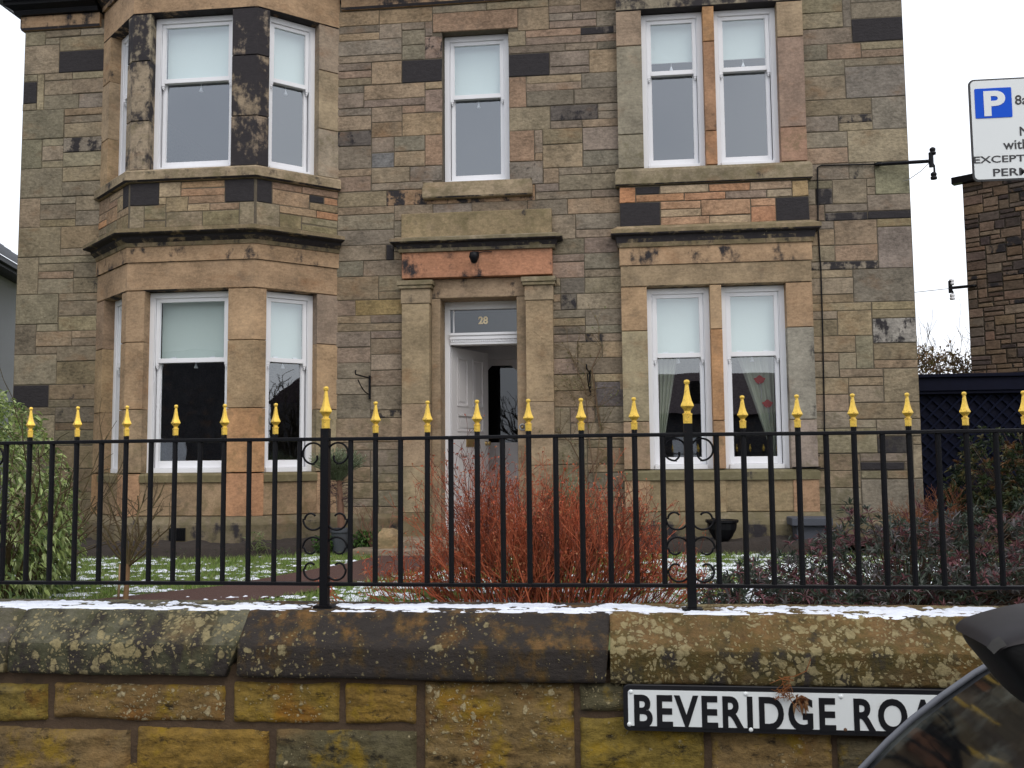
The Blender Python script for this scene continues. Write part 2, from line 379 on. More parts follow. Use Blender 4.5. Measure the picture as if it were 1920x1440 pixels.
def lay(mb, T, W0, W1, H0, H1, cell, holes, fixed, pal, rng, joint=.009, proud=.007, hs=(1, 1, 2, 2, 2, 3), ws=(3, 4, 4, 5, 6, 7, 8), soot_p=.02):
    """snecked squared rubble over [W0,W1]x[H0,H1] minus holes; 'fixed' stones come first"""
    nu = max(1, round((W1 - W0) / cell)); nv = max(1, round((H1 - H0) / cell)); cu = (W1 - W0) / nu; cv = (H1 - H0) / nv
    occ = np.zeros((nv, nu), bool)
    out = []
    for (a, b, c, d) in holes:
        for j in range(nv):
            for i in range(nu):
                x, y = W0 + (i + .5) * cu, H0 + (j + .5) * cv
                if a < x < c and b < y < d: occ[j, i] = True
    for (a, b, c, d, col, soot, moss) in fixed:
        i0, i1 = round((a - W0) / cu), round((c - W0) / cu); j0, j1 = round((b - H0) / cv), round((d - H0) / cv)
        i0, j0 = max(i0, 0), max(j0, 0); i1, j1 = min(max(i1, i0 + 1), nu), min(max(j1, j0 + 1), nv)
        if occ[j0:j1, i0:i1].any():
            # shrink away from openings
            while i0 < i1 and occ[j0:j1, i0].any(): i0 += 1
            while i1 > i0 and occ[j0:j1, i1 - 1].any(): i1 -= 1
            if i1 <= i0 or occ[j0:j1, i0:i1].any(): continue
        occ[j0:j1, i0:i1] = True; out.append([i0, i1, j0, j1, col, soot, moss])
    for j in range(nv):
        i = 0
        while i < nu:
            if occ[j, i]: i += 1; continue
            h = min(rng.choice(hs), nv - j); wd = rng.choice(ws)
            run = 0
            while i + run < nu and not occ[j, i + run]: run += 1
            if run - wd < 3: wd = run if run <= max(ws) else run // 2
            wd = min(wd, run)
            while h > 1 and occ[j:j + h, i:i + wd].any(): h -= 1
            if wd >= 2 and h == 3 and wd < 4: h = 2
            occ[j:j + h, i:i + wd] = True
            x, y = W0 + (i + wd / 2) * cu, H0 + (j + h / 2) * cv
            col, moss = pal(x, y, rng)
            out.append([i, i + wd, j, j + h, col, (.22 + .12 * rng.random()) if rng.random() < soot_p else rng.random() * .1, moss]); i += wd
    for (i0, i1, j0, j1, col, soot, moss) in out:
        u0, u1, v0, v1 = W0 + i0 * cu, W0 + i1 * cu, H0 + j0 * cv, H0 + j1 * cv
        for (a, b, c, d) in holes:               # trim to the true edge of an opening
            if v1 > b + .02 and v0 < d - .02:
                if abs(u1 - a) < cu * .62: u1 = a + joint / 2
                if abs(u0 - c) < cu * .62: u0 = c - joint / 2
            if u1 > a + .02 and u0 < c - .02:
                if abs(v1 - b) < cv * .62: v1 = b + joint / 2
                if abs(v0 - d) < cv * .62: v0 = d - joint / 2
        mb.tint(col, soot, moss)
        block(mb, T, u0 + joint / 2, u1 - joint / 2, v0 + joint / 2, v1 - joint / 2, proud + rng.uniform(-.003, .006))
def holed(mb, T, u0, u1, v0, v1, holes, depth, t0=0.0):
    """joint bed of a wall with openings: face, reveals and back"""
    us = sorted({u0, u1, *[h[0] for h in holes], *[h[2] for h in holes]}); vs = sorted({v0, v1, *[h[1] for h in holes], *[h[3] for h in holes]})
    us = [u for u in us if u0 <= u <= u1]; vs = [v for v in vs if v0 <= v <= v1]
    for a, b in zip(us, us[1:]):
        for c, d in zip(vs, vs[1:]):
            x, y = (a + b) / 2, (c + d) / 2
            if any(h[0] < x < h[2] and h[1] < y < h[3] for h in holes): continue
            for t in (t0, depth): mb.face([T(a, t, c), T(b, t, c), T(b, t, d), T(a, t, d)])
    for (a, b, c, d) in holes:
        for p, q in (((a, b), (a, d)), ((a, d), (c, d)), ((c, d), (c, b)), ((c, b), (a, b))):
            mb.face([T(p[0], t0, p[1]), T(q[0], t0, q[1]), T(q[0], depth, q[1]), T(p[0], depth, p[1])])

# ------------------------------------------------------------------ ground
F = 11.2; GZ = .58
rng = random.Random(7)
def sheet(name, pts, z, mat):
    mb = MB(); mb.face([(p[0], p[1], z) for p in pts]); return struct(mb.build(name, mat))
sheet('road', [(-300, -300), (300, -300), (300, 2.3), (-300, 2.3)], 0.0, M['road'])
mb = MB(); mb.box(-300, 300, 2.3, 2.42, -.2, .11); struct(mb.build('kerb', M['slab'], bevel=.015))
sheet('pavement', [(-300, 2.42), (300, 2.42), (300, 4.2), (-300, 4.2)], .105, M['pave'])
GX0, GX1 = -14, 12
sheet('ground', [(-300, 4.2), (300, 4.2), (300, 600), (-300, 600)], -.02, M['lawn'])
mb = MB(); mb.box(-14, 12, 4.45, 30, .1, GZ - .02); struct(mb.build('garden_terrace', M['lawn']))
def inpoly(x, y, poly):
    r = np.zeros(np.shape(x), bool)
    for (x0, y0), (x1, y1) in zip(poly, poly[1:] + poly[:1]):
        c = (y0 > y) != (y1 > y)
        r ^= c & (x < (x1 - x0) * (y - y0) / ((y1 - y0) if y1 != y0 else 1e-9) + x0)
    return r
PATH = [(-5.2, 5.2), (-4.05, 6.65), (-3.28, 7.62), (-2.75, 9.3), (-2.55, 10.35), (-2.45, 11.25), (-1.0, 11.25), (-1.15, 9.8), (-1.9, 8.6), (-2.33, 7.5), (-2.75, 6.7), (-3.6, 5.2)]
mb = MB(); mb.face([(p[0], p[1], GZ + .012) for p in PATH]); struct(mb.build('path', M['pathmat']))
BED = [(-9, 10.05), (-6.6, 9.95), (-5.6, 9.75), (-4.2, 9.8), (-3.3, 10.35), (-2.8, 10.6), (-2.7, 11.25), (-9, 11.25)]
BED2 = [(-.6, 11.25), (-.5, 10.6), (.6, 10.35), (2.2, 10.3), (4, 10.3), (4, 11.25)]
gx, gy = np.meshgrid(np.linspace(GX0, GX1, 420), np.linspace(4.5, 11.3, 160))
gz = GZ - .012 + .02 * fbm(gx * 3, gy * 3, seed=5)
def grid_faces(nx, ny, mask=None):
    i = np.arange(ny - 1)[:, None] * nx + np.arange(nx - 1)[None]
    q = np.stack([i, i + 1, i + 1 + nx, i + nx], -1)
    return q.reshape(-1, 4) if mask is None else q[mask]
mb = MB(); mb.mesh(np.stack([gx, gy, gz], -1).reshape(-1, 3).tolist(), grid_faces(420, 160).tolist()); struct(mb.build('lawn', M['lawn'], smooth=True, fix=False))
for nm, B in (('flower_bed', BED), ('flower_bed', BED2)):
    xs = [p[0] for p in B]; bx, by = np.meshgrid(np.linspace(min(xs), max(xs), 160), np.linspace(min(p[1] for p in B), 11.25, 50))
    ins = inpoly(bx, by, B); sm_ = ins.astype(float)
    for _ in range(10):
        sm_[:, 1:-1] = (sm_[:, :-2] + sm_[:, 1:-1] + sm_[:, 2:]) / 3; sm_[1:-1] = (sm_[:-2] + sm_[1:-1] + sm_[2:]) / 3
    hk = np.clip(sm_ * 2 - 1, 0, 1); bz = GZ - .012 + hk * (.09 + .11 * fbm(bx * 5, by * 5, seed=3))
    ins = inpoly(bx, by, B); msk = (ins[:-1, :-1] & ins[1:, 1:])
    mb = MB(); mb.mesh(np.stack([bx, by, bz], -1).reshape(-1, 3).tolist(), grid_faces(160, 50, msk).tolist()); struct(mb.build('flower_bed', M['soil'], smooth=True, fix=False))

# ------------------------------------------------------------------ the house
house = thing('stone_house', 'two-storey sandstone villa with a canted bay, white sash windows and the door marked 28', 'house', (-2.1, 11.2, GZ))
HX0, HX1, HZ = -7.68, 3.45, 7.42
REV = .14                                        # window frames sit this far behind the stone face
cw = (at(832.5, 200, F + REV).x, at(957, 200, F + REV).x, at(895, 347, F + REV).z, at(895, 66, F + REV).z)
mainT = frame_T((0, F), (1, 0))                  # u = world x
DOOR = (-2.13, GZ, -1.18, 3.60)
holes_bed = [(cw[0], cw[2], cw[1], cw[3]), DOOR, (-6.3, 1.2, -3.6, 7.2), (.3, 1.4, 2.05, 7.1)]
holes_lay = [(cw[0], cw[2], cw[1], cw[3]), (-2.60, 0, -.75, 4.28), (-6.56, 0, -3.43, 8), (.09, 0, 2.26, 8)]
def px_stone(x0, y0, x1, y1, col, soot=0., moss=0., Y=F):
    a = at(x0, y1, Y); b = at(x1, y0, Y); return (a.x, a.z, b.x, b.z, col, soot, moss)
BLK = (.022, .020, .020)
fixed = [px_stone(755, 105, 832, 160, BLK, .95), px_stone(957, 93, 1036, 150, BLK, .95), px_stone(117, 97, 187, 133, BLK, .92), px_stone(47, 150, 75, 195, DARK, .42),
         px_stone(25, 722, 95, 772, BLK, .9), px_stone(1605, 25, 1690, 76, BLK, .9), px_stone(1540, 400, 1620, 416, DARK, .38), px_stone(1622, 398, 1703, 416, DARK, .42),
         px_stone(1637, 597, 1715, 645, (.24, .22, .19), .30), px_stone(1645, 812, 1706, 856, (.040, .036, .032), .3), px_stone(1622, 858, 1700, 887, DARK, .40),
         px_stone(1085, 45, 1150, 70, DARK, .36), px_stone(1035, 192, 1120, 222, DARK, .3), px_stone(640, 240, 700, 270, DARK, .28), px_stone(1530, 355, 1560, 384, DARK, .3),
         px_stone(807, 12, 975, 64, WARM), px_stone(800, 64, 833, 105, PINK, .28), px_stone(957, 56, 985, 93, OLIVE), px_stone(791, 160, 833, 207, PINK), px_stone(752, 207, 833, 253, TAN),
         px_stone(790, 253, 833, 307, WARM), px_stone(775, 307, 833, 346, GREY, .2), px_stone(957, 150, 990, 197, WARM), px_stone(957, 197, 1038, 243, OLIVE), px_stone(957, 243, 1000, 300, WARM),
         px_stone(957, 300, 1022, 342, GREY, .26), px_stone(640, 20, 712, 52, TAN), px_stone(714, 18, 806, 48, TAN), px_stone(720, 350, 1010, 385, (.235, .155, .09), .27),
         px_stone(725, 458, 745, 485, DARK, .40), px_stone(1050, 520, 1100, 548, (.11, .095, .075), .2), px_stone(1050, 556, 1082, 584, (.11, .095, .075), .24), px_stone(664, 560, 752, 596, (.23, .17, .075)),
         px_stone(694, 290, 746, 322, (.13, .125, .12)), px_stone(1120, 720, 1165, 765, (.10, .085, .08)), px_stone(1040, 770, 1075, 830, OLIVE)]
z = GZ; k = 0
while z < 7.2:                                   # long-and-short corner stones
    h = rng.uniform(.36, .47); wd = .62 if k % 2 else .34
    fixed.append((HX0, z, HX0 + wd, z + h, jit(rng.choice([OLIVE, OLIVE, (.17, .15, .10)])), .1, .1))
    wd = .66 if k % 2 else .40
    fixed.append((HX1 - wd, z, HX1, z + h * .98, jit(rng.choice([OLIVE, (.17, .15, .10), GREY])), .1, .1)); z += h; k += 1
def pal_main(x, y, r):
    low = max(0, 1 - (y - .6) / 2.2)
    if x < -6: c = r.choice([OLIVE, OLIVE, OLIVE, (.16, .14, .10), TAN, (.21, .165, .085), GREY])
    elif x < .2:
        c = r.choice([WARM, TAN, GREY, PINK, (.125, .105, .088), OLIVE, (.145, .125, .10), (.17, .13, .10), TAN]) if y > 4.6 else r.choice([OLIVE, OLIVE, GREY, TAN, (.135, .118, .09), PINK, (.16, .135, .09), TAN])
    else: c = r.choice([OLIVE, OLIVE, GREY, (.145, .124, .092), WARM, (.15, .128, .098)]) if y > 4.4 else r.choice([OLIVE, TAN, TAN, (.21, .165, .09), OLIVE, GREY])
    c = tuple(.55 * a_ + .45 * b_ for a_, b_ in zip(c, (.188, .153, .105)))
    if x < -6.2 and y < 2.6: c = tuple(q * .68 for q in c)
    return jit(c, .15, r), .10 + .28 * low + (.08 if y < 4.6 else 0)
mb = MB()
mb.mi = 1; holed(mb, mainT, HX0, HX1, .3, HZ, holes_bed, .35)
mb.mi = 0
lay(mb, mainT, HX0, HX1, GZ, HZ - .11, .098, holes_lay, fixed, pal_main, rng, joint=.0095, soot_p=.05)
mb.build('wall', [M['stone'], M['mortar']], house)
# hidden sides, back, and the rooms' plaster
mb = MB(); mb.tint(OLIVE)
mb.box(HX0, HX0 + .3, F + .36, 19, .3, HZ); mb.box(HX1 - .3, HX1, F + .36, 19, .3, HZ)
holed(mb, frame_T((0, 19), (1, 0)), HX0, HX1, .3, HZ, [(at(368, 780, 19).x, at(368, 785, 19).z, at(396, 760, 19).x, at(390, 748, 19).z)], .3)
mb.build('side_wall', M['stone'], house)
mb = MB()
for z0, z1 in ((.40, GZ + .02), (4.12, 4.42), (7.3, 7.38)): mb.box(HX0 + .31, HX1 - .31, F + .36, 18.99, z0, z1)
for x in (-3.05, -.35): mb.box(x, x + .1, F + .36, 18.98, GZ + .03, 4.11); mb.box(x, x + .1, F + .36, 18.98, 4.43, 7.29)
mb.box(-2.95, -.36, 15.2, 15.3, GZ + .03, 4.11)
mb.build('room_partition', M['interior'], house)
mb = MB()                                        # hipped slate roof
a, b, c, d = (HX0 - .3, F - .3), (HX1 + .3, F - .3), (HX1 + .3, 19.3), (HX0 - .3, 19.3); r0, r1 = (-4.4, 15.1), (.2, 15.1)
q = lambda p, zz: (p[0], p[1], zz)
for f in ([q(a, 7.72), q(b, 7.72), q(r1, 10.4), q(r0, 10.4)], [q(b, 7.72), q(c, 7.72), q(r1, 10.4)], [q(c, 7.72), q(d, 7.72), q(r0, 10.4), q(r1, 10.4)], [q(d, 7.72), q(a, 7.72), q(r0, 10.4)]): mb.face(f)
mb.box(a[0], b[0], a[1], c[1], 7.66, 7.715)
roof = mb.build('roof', M['roof'], house)
for x in (-7.0, 2.6):
    mb = MB(); mb.tint(OLIVE, .2); mb.box(x, x + .6, 14.4, 15.8, 8, 11.4); mb.build('chimney', M['stone'], roof)
# eaves course and gutter along the wall head
EPATH = [(HX0, 13), (HX0, F), (-6.62, F)]; EP2 = [(-3.38, F), (.0, F)]; EP3 = [(2.3, F), (HX1, F), (HX1, 13)]
for P in (EPATH, EP2, EP3):
    mb = MB(); mb.tint(TAN, .2); mb.sweep(P, [(-.1, 7.32), (.035, 7.32), (.045, 7.35), (.045, 7.5), (-.1, 7.5)], [.2, .45, .3, .2, 0]); mb.build('eaves_course', M['ashlar'], house)
    mb = MB(); mb.sweep(P, [(-.05, 7.505), (.09, 7.505), (.11, 7.56), (.19, 7.60), (.20, 7.69), (.17, 7.69), (-.05, 7.655)]); mb.build('gutter', M['black'], house)

# ---- sash windows -------------------------------------------------------------
def sash_window(o, d, w, z0, z1, split, parent, blind=.95, blind_lo=None, horn=True, pull=True, catch=False):
    """o: plan point at the opening's left edge on the frame's outer face; d: unit direction to the right"""
    T = frame_T(o, d); h = z1 - z0
    fr = MB(); fr.T = T; fw = .062
    fr.box(0, fw, 0, .13, z0, z1); fr.box(w - fw, w, 0, .13, z0, z1); fr.box(fw, w - fw, 0, .13, z1 - fw * 1.1, z1); fr.box(fw, w - fw, -.025, .13, z0, z0 + .055)
    for s0, s1 in ((fw, fw + .012), (w - fw - .012, w - fw)): fr.box(s0, s1, .005, .022, z0 + .057, z1 - fw * 1.1)
    win = fr.build('window', M['white'], parent, bevel=.004)
    zm = z1 - h * split
    def sash(name, t0, t1, za, zb, top, bot, st):
        m = MB(); m.T = T; a, b = fw + .013, w - fw - .013
        m.box(a, a + st, t0, t1, za, zb); m.box(b - st, b, t0, t1, za, zb); m.box(a + st, b - st, t0, t1, zb - top, zb); m.box(a + st, b - st, t0, t1, za, za + bot)
        # glazing bead
        for q0, q1, r0, r1 in ((a + st, a + st + .008, za + bot, zb - top), (b - st - .008, b - st, za + bot, zb - top)): m.box(q0, q1, t0 + .01, t1 - .01, r0, r1)
        if horn and name == 'upper_sash':
            for s0, s1 in ((a, a + st * .9), (b - st * .9, b)):
                m.box(s0, s1, t0, t1, za - .035, za); m.box(s0 + .006, s1 - .006, t0 + .004, t1, za - .06, za - .035); m.box(s0 + .012, s1 - .012, t0 + .008, t1, za - .078, za - .06)
        sa = m.build(name, M['white'], win, bevel=.003)
        g = MB(); g.T = T; tm = (t0 + t1) / 2
        g.face([(a + st * .6, tm, za + bot * .6), (b - st * .6, tm, za + bot * .6), (b - st * .6, tm, zb - top * .6), (a + st * .6, tm, zb - top * .6)])
        g.build('pane', M['glass'], win, fix=False)
        return a + st, b - st
    sash('upper_sash', .022, .062, zm - .028, z1 - fw * 1.1 - .002, .045, .052, .043)
    a, b = sash('lower_sash', .066, .108, z0 + .057, zm + .024, .050, .085, .043)
    if catch:
        for s in (a + (b - a) * .2, a + (b - a) * .8):
            m = MB(); m.T = T; m.box(s - .03, s + .03, .064, .1, zm + .026, zm + .045); m.build('sash_catch', M['white'], win, bevel=.004)
    if blind:
        zb = blind_lo if blind_lo is not None else zm + .02
        m = MB(); m.T = T; m.box(a - .03, b + .03, .150, .156, zb, z1 - .05); m.box(a - .03, b + .03, .146, .160, zb - .022, zb); m.build('blind', M['blind'], win)
        if pull:
            c = (a + b) / 2; m = MB(); m.T = T; zt = zb - .02
            m.tube([(c, .153, zt), (c, .153, zt - .05)], .003, 4); m.lathe([(.006, 0), (.010, -.012), (.026, -.055), (.024, -.06), (0.002, -.062)], (c, .153, zt - .045), 10)
            m.build('blind_pull', M['white'], win, smooth=True)
    return win
def window_world(x0, x1, z0, z1, Y, split, **k): return sash_window((x0, Y), (1, 0), x1 - x0, z0, z1, split, house, **k)
window_world(cw[0] + .008, cw[1] - .008, cw[2] + .005, cw[3] - .005, F + REV, .405)
mb = MB(); mb.tint(OLIVE, .2, .35)
a = at(804, 372, F - .08); b = at(985, 345, F - .08)
mb.sweep([(a.x, F + .1), (a.x, F), (b.x, F), (b.x, F + .1)], [(-.1, a.z), (.075, a.z), (.085, a.z + .02), (.085, b.z - .015), (.07, cw[2] - .005), (-.3, cw[2] + .003)], [.2, .35, .15, .15, .15, 0])
mb.build('window_sill', M['ashlar'], house, bevel=.008)

# ---- piers, bands, cornices of the bays -----------------------------------------
def sub(path, s):                                # point at arclength s along segment list [(seg, s)]
    i, q = s; a = Vector(path[i]); b = Vector(path[i + 1]); return tuple(a + (b - a).normalized() * q)
def subpath(path, s0, s1):
    return [sub(path, s0)] + [path[i] for i in range(s0[0] + 1, s1[0] + 1)] + [sub(path, s1)]
def pier(mb, path, z0, z1, cuts, tints, soots, t=.28, off=0, moss=.1):
    zs = [z0] + [c for c in cuts if z0 < c < z1] + [z1]
    for i, (a, b) in enumerate(zip(zs, zs[1:])):
        mb.tint(jit(tints[i % len(tints)], .07), soots[i % len(soots)], moss if i else moss + .2)
        g = .0025
        mb.sweep(path, [(off - t, a + g), (off - .012, a + g), (off, a + g + .006), (off, b - g - .006), (off - .012, b - g), (off - t, b - g)])
def cornice(mb, path, z0, z1, proj, soots=(.1, .75, .62, .68, .6, .3, .35, .1), moss=.45):
    h = z1 - z0
    pf = [(-.1, z0), (.03, z0), (.04, z0 + .2 * h), (proj * .45, z0 + .38 * h), (proj * .5, z0 + .5 * h), (proj * .93, z0 + .56 * h), (proj, z0 + .62 * h), (proj, z0 + .8 * h), (proj * .6, z0 + .90 * h), (.03, z1), (-.1, z1)]
    b = mb.col; mb.tint(b[:3], 0, moss)
    mb.sweep(path, pf, [.1, .28, .38, .46, .42, .38, .2, .18, .2, .2, 0])

def bay_storey(path, zs, wins, tints, soots, cuts, name, lint_soot=.15):
    """zs: window bottom, window top, lintel top;  wins: [(segment, s0, s1)] openings"""
    mb = MB(); z0, z1, z2 = zs
    marks = [(0, 0.0)]
    for (sg, a, b) in wins: marks += [(sg, a), (sg, b)]
    L = (Vector(path[-1]) - Vector(path[-2])).length; marks.append((len(path) - 2, L))
    for i in range(0, len(marks), 2):
        pier(mb, subpath(path, marks[i], marks[i + 1]), z0, z1, cuts, tints[i // 2 % len(tints)], soots[i // 2 % len(soots)])
    mb.tint(tints[0][0], lint_soot, .1)
    # lintel: one stone to each face, meeting on the corners
    mb.sweep(path, [(-.28, z1 + .003), (-.012, z1 + .003), (0, z1 + .012), (0, z2 - .004), (-.01, z2), (-.28, z2)], [lint_soot + .2, lint_soot + .2, lint_soot, lint_soot, .3, 0])
    return mb

# canted two-storey bay on the left
BP = [(-6.58, F + .02), (-6.58, F), (-5.79, 10.5), (-4.21, 10.5), (-3.41, F), (-3.41, F + .02)]
BP = BP[1:5]
WL = [(0, .262, .90), (1, .225, 1.265), (2, .150, .790)]
d1 = (Vector(BP[1]) - Vector(BP[0])).normalized(); d3 = (Vector(BP[3]) - Vector(BP[2])).normalized()
def bay_windows(z0, z1, split, **k):
    for (sg, a, b), d in zip(WL, (d1, Vector((1, 0)), d3)):
        n = Vector((d.y, -d.x)); p = Vector(BP[sg]) + d * (a - .004) - n * REV
        sash_window(tuple(p), tuple(d), b - a + .008, z0, z1, split, house, **k)
T1 = [[TAN, (.22, .155, .095), ORANGE], [(.21, .16, .095), TAN, (.20, .15, .09)], [OLIVE, (.25, .165, .085), ORANGE], [TAN, (.22, .16, .10), OLIVE]]
mb = bay_storey(BP, (1.50, 3.665, 4.005), WL, [[(.215, .158, .095), TAN, (.19, .145, .095)], [(.20, .155, .09), TAN], [(.27, .165, .085), (.22, .16, .095), TAN], [OLIVE, TAN, (.17, .14, .10)]], [[.1, .15], [.1, .1], [.15, .1, .1], [.12, .1]], [2.25, 3.05], 'lower', .12)
mb.tint(TAN, .2, .1); mb.sweep(BP, [(-.25, 4.008), (.018, 4.008), (.018, 4.19), (-.25, 4.19)], [.3, .25, .3, 0])
mb.tint((.19, .15, .095), .3, .3)
cornice(mb, BP, 4.192, 4.42, .19)
# apron and sills under the lower windows
mb.tint((.20, .15, .09), .1, .3); mb.sweep(BP, [(-.25, 1.0), (-.012, 1.0), (-.004, 1.01), (-.004, 1.385), (-.25, 1.385)])
for sg, a, b in WL:
    mb.tint((.16, .135, .08), .15, .5); mb.sweep([sub(BP, (sg, a - .01)), sub(BP, (sg, b + .01))], [(-.25, 1.39), (.022, 1.39), (.022, 1.47), (-.02, 1.495), (-.25, 1.505)])
for i, (s0, s1) in enumerate((((0, 0.), (0, .25)), ((0, .91), (1, .215)), ((1, 1.275), (2, .14)), ((2, .80), (2, 1.06)))):
    mb.tint(jit([(.26, .165, .085), (.22, .15, .085), (.27, .165, .085), TAN][i]), .2, .2); mb.sweep(subpath(BP, s0, s1), [(-.2, 1.0), (.004, 1.0), (.004, 1.49), (-.2, 1.49)])
mb.build('bay_ground_storey', M['ashlar'], house)
PLP = [(-.2, .4), (.085, .4), (.085, .90), (.075, .925), (.02, .995), (-.2, .995)]
for P, pf in ((BP, PLP), ([(HX0, F), (-6.60, F)], None), ([(-3.38, F), (-2.62, F)], None), ([(-.74, F), (.05, F)], None), ([(2.31, F), (HX1, F)], 'low')):
    mb = MB(); mb.tint((.125, .105, .07), .2, .42)
    if pf is None: pf = [(-.1, .4), (.055, .4), (.055, .93), (.01, .985), (-.1, .985)]
    elif pf == 'low': pf = [(-.1, .4), (.055, .4), (.055, .86), (.01, .91), (-.1, .91)]
    mb.sweep(P, pf, [.2, .27, .24, .2, .2, 0][:len(pf)]); mb.build('plinth', M['ashlar'], house, bevel=.006)
# masonry panel between the storeys
mb = MB()
pal_or = lambda x, y, r: (jit(r.choice([ORANGE, TAN, (.27, .18, .10), (.22, .15, .095), PALE]), .12, r), .1) if y > 4.62 else (jit(r.choice([OLIVE, TAN, (.19, .155, .09)]), .1, r), .35)
segs = [(BP[0], BP[1]), (BP[1], BP[2]), (BP[2], BP[3])]
fx = [[(.86, 4.70, 1.06, 4.93, BLK, .9, 0)], [(0, 4.70, .36, 4.93, BLK, .95, 0), (1.22, 4.70, 1.58, 4.96, BLK, .95, 0), (0, 4.42, .22, 4.68, OLIVE, .1, .3), (1.35, 4.42, 1.58, 4.68, OLIVE, .1, .3)],
      [(0, 4.70, .21, 4.96, BLK, .95, 0), (.66, 4.78, .88, 4.92, DARK, .7, 0), (.0, 4.42, .3, 4.68, OLIVE, .1, .3)]]
for (a, b), fxs in zip(segs, fx):
    a = Vector(a); b = Vector(b); d = (b - a).normalized(); T = frame_T(tuple(a), tuple(d)); L = (b - a).length
    lay(mb, T, .012, L - .012, 4.42, 4.975, .093, [], fxs, pal_or, rng, joint=.010, proud=.006, ws=(3, 4, 4, 5, 6), hs=(1, 1, 2, 2))
mb.mi = 1; mb.sweep(BP, [(-.02, 4.40), (.001, 4.40), (.001, 5.0), (-.02, 5.0)])
mb.build('bay_panel', [M['stone'], M['mortar']], house)
mb = bay_storey(BP, (5.14, 7.09, 7.5), WL, [[TAN, OLIVE, TAN], [(.20, .165, .12), (.20, .165, .12)], [(.20, .165, .12), (.19, .155, .11)], [(.20, .165, .12), OLIVE]], [[.12, .1, .2], [.30, .33, .35], [.36, .38, .39], [.12, .1, .15]], [5.75, 6.5], 'upper', .2)
mb.tint(OLIVE, .2, .35); mb.sweep(BP, [(-.28, 4.98), (.045, 4.98), (.07, 5.0), (.07, 5.10), (.045, 5.125), (-.02, 5.137), (-.28, 5.137)], [.25, .42, .26, .2, .2, .15, 0])
mb.tint(TAN, .35, .1); mb.sweep(BP, [(-.25, 7.503), (.03, 7.503), (.03, 7.56), (.13, 7.64), (.15, 7.75), (-.25, 7.8)], [.3, .3, .36, .3, .3, 0])
mb.build('bay_upper_storey', M['ashlar'], house)
bay_windows(1.50, 3.66, .378, blind_lo=2.88, catch=True)
bay_windows(5.145, 7.085, .405, pull=True)

# flat two-light bay on the right
FB = [(.075, F + .03), (.075, 11.08), (2.275, 11.08), (2.275, F + .03)]
WF = [(1, .300, 1.035), (1, 1.165, 1.905)]
mb = bay_storey(FB, (1.49, 3.645, 3.90), WF, [[(.195, .155, .095), (.185, .155, .10), TAN], [(.23, .155, .09), (.25, .16, .085), TAN], [(.175, .155, .12), (.19, .172, .145), TAN]], [[.1, .1, .1], [.12, .12, .15], [.12, .24, .1]], [2.05, 3.12], 'x', .1)
mb.tint(TAN, .35, 0); mb.sweep(FB, [(-.2, 3.905), (.012, 3.905), (.012, 4.115), (-.2, 4.115)], [.2, .27, .33, 0])
mb.tint((.20, .16, .10), .3, .4); cornice(mb, FB, 4.118, 4.37, .11)
mb.tint((.19, .155, .09), .1, .25); mb.sweep(FB, [(-.15, 1.0), (-.02, 1.0), (-.012, 1.01), (-.012, 1.36), (-.15, 1.36)])
mb.tint((.15, .135, .085), .42, .5); mb.sweep(FB, [(-.25, 1.365), (.018, 1.365), (.018, 1.455), (-.02, 1.482), (-.25, 1.487)], [.3, .25, .2, .2, .1])
for a, b, c in ((0.0, .29, TAN), (1.045, 1.155, (.19, .155, .09)), (1.915, 2.2, (.235, .162, .095))):
    mb.tint(c, .2, .25); mb.sweep([sub(FB, (1, a)), sub(FB, (1, b))], [(-.1, 1.0), (.004, 1.0), (.004, 1.362), (-.1, 1.362)])
mb.tint((.14, .12, .08), .42, .5); mb.sweep(FB, [(-.2, .4), (.09, .4), (.09, .86), (.075, .90), (.02, .995), (-.2, .995)], [.2, .3, .25, .2, .2, 0])
mb.build('bay_ground_storey', M['ashlar'], house)
mb = MB(); T = frame_T((.075, 11.08), (1, 0))
wx = lambda p: at(p, 400, 11.08).x - .075
fxs = [(0, 4.40, .48, 4.625, BLK, .97, 0), (1.77, 4.40, 2.2, 4.63, BLK, .97, 0), (0, 4.63, .19, 4.86, (.34, .17, .08), .1, 0), (1.99, 4.63, 2.2, 4.86, (.28, .20, .10), .2, 0), (.2, 4.78, .5, 4.87, DARK, .65, 0)]
lay(mb, T, .0, 2.2, 4.37, 4.85, .0955, [], fxs, lambda x, y, r: (jit(r.choice([ORANGE, (.31, .19, .11), PALE, (.29, .20, .12), (.25, .185, .13), (.31, .225, .145)]), .12, r), .02), rng, joint=.011, proud=.008, ws=(5, 6, 6, 7), hs=(1, 1, 1, 2), soot_p=.1)
mb.mi = 1; mb.sweep(FB, [(-.1, 4.36), (.0, 4.36), (.0, 4.86), (-.1, 4.86)])
mb.build('bay_panel', [M['stone'], M['mortar']], house)
mb = bay_storey(FB, (5.085, 7.04, 7.5), WF, [[(.175, .155, .11), (.165, .15, .11), OLIVE], [(.24, .15, .075), (.21, .14, .08)], [(.20, .145, .095), (.19, .14, .10), OLIVE]], [[.12, .2, .15], [.15, .18], [.15, .15, .15]], [5.5, 6.6], 'x', .3)
mb.tint((.17, .145, .095), .2, .35); mb.sweep(FB, [(-.25, 4.865), (.03, 4.865), (.045, 4.88), (.045, 5.03), (.02, 5.07), (-.25, 5.08)], [.25, .4, .2, .2, .2, 0])
mb.tint(DARK, .36, 0); mb.sweep(FB, [(-.2, 7.505), (.03, 7.505), (.12, 7.6), (.12, 7.75), (-.2, 7.8)])
mb.build('bay_upper_storey', M['ashlar'], house)
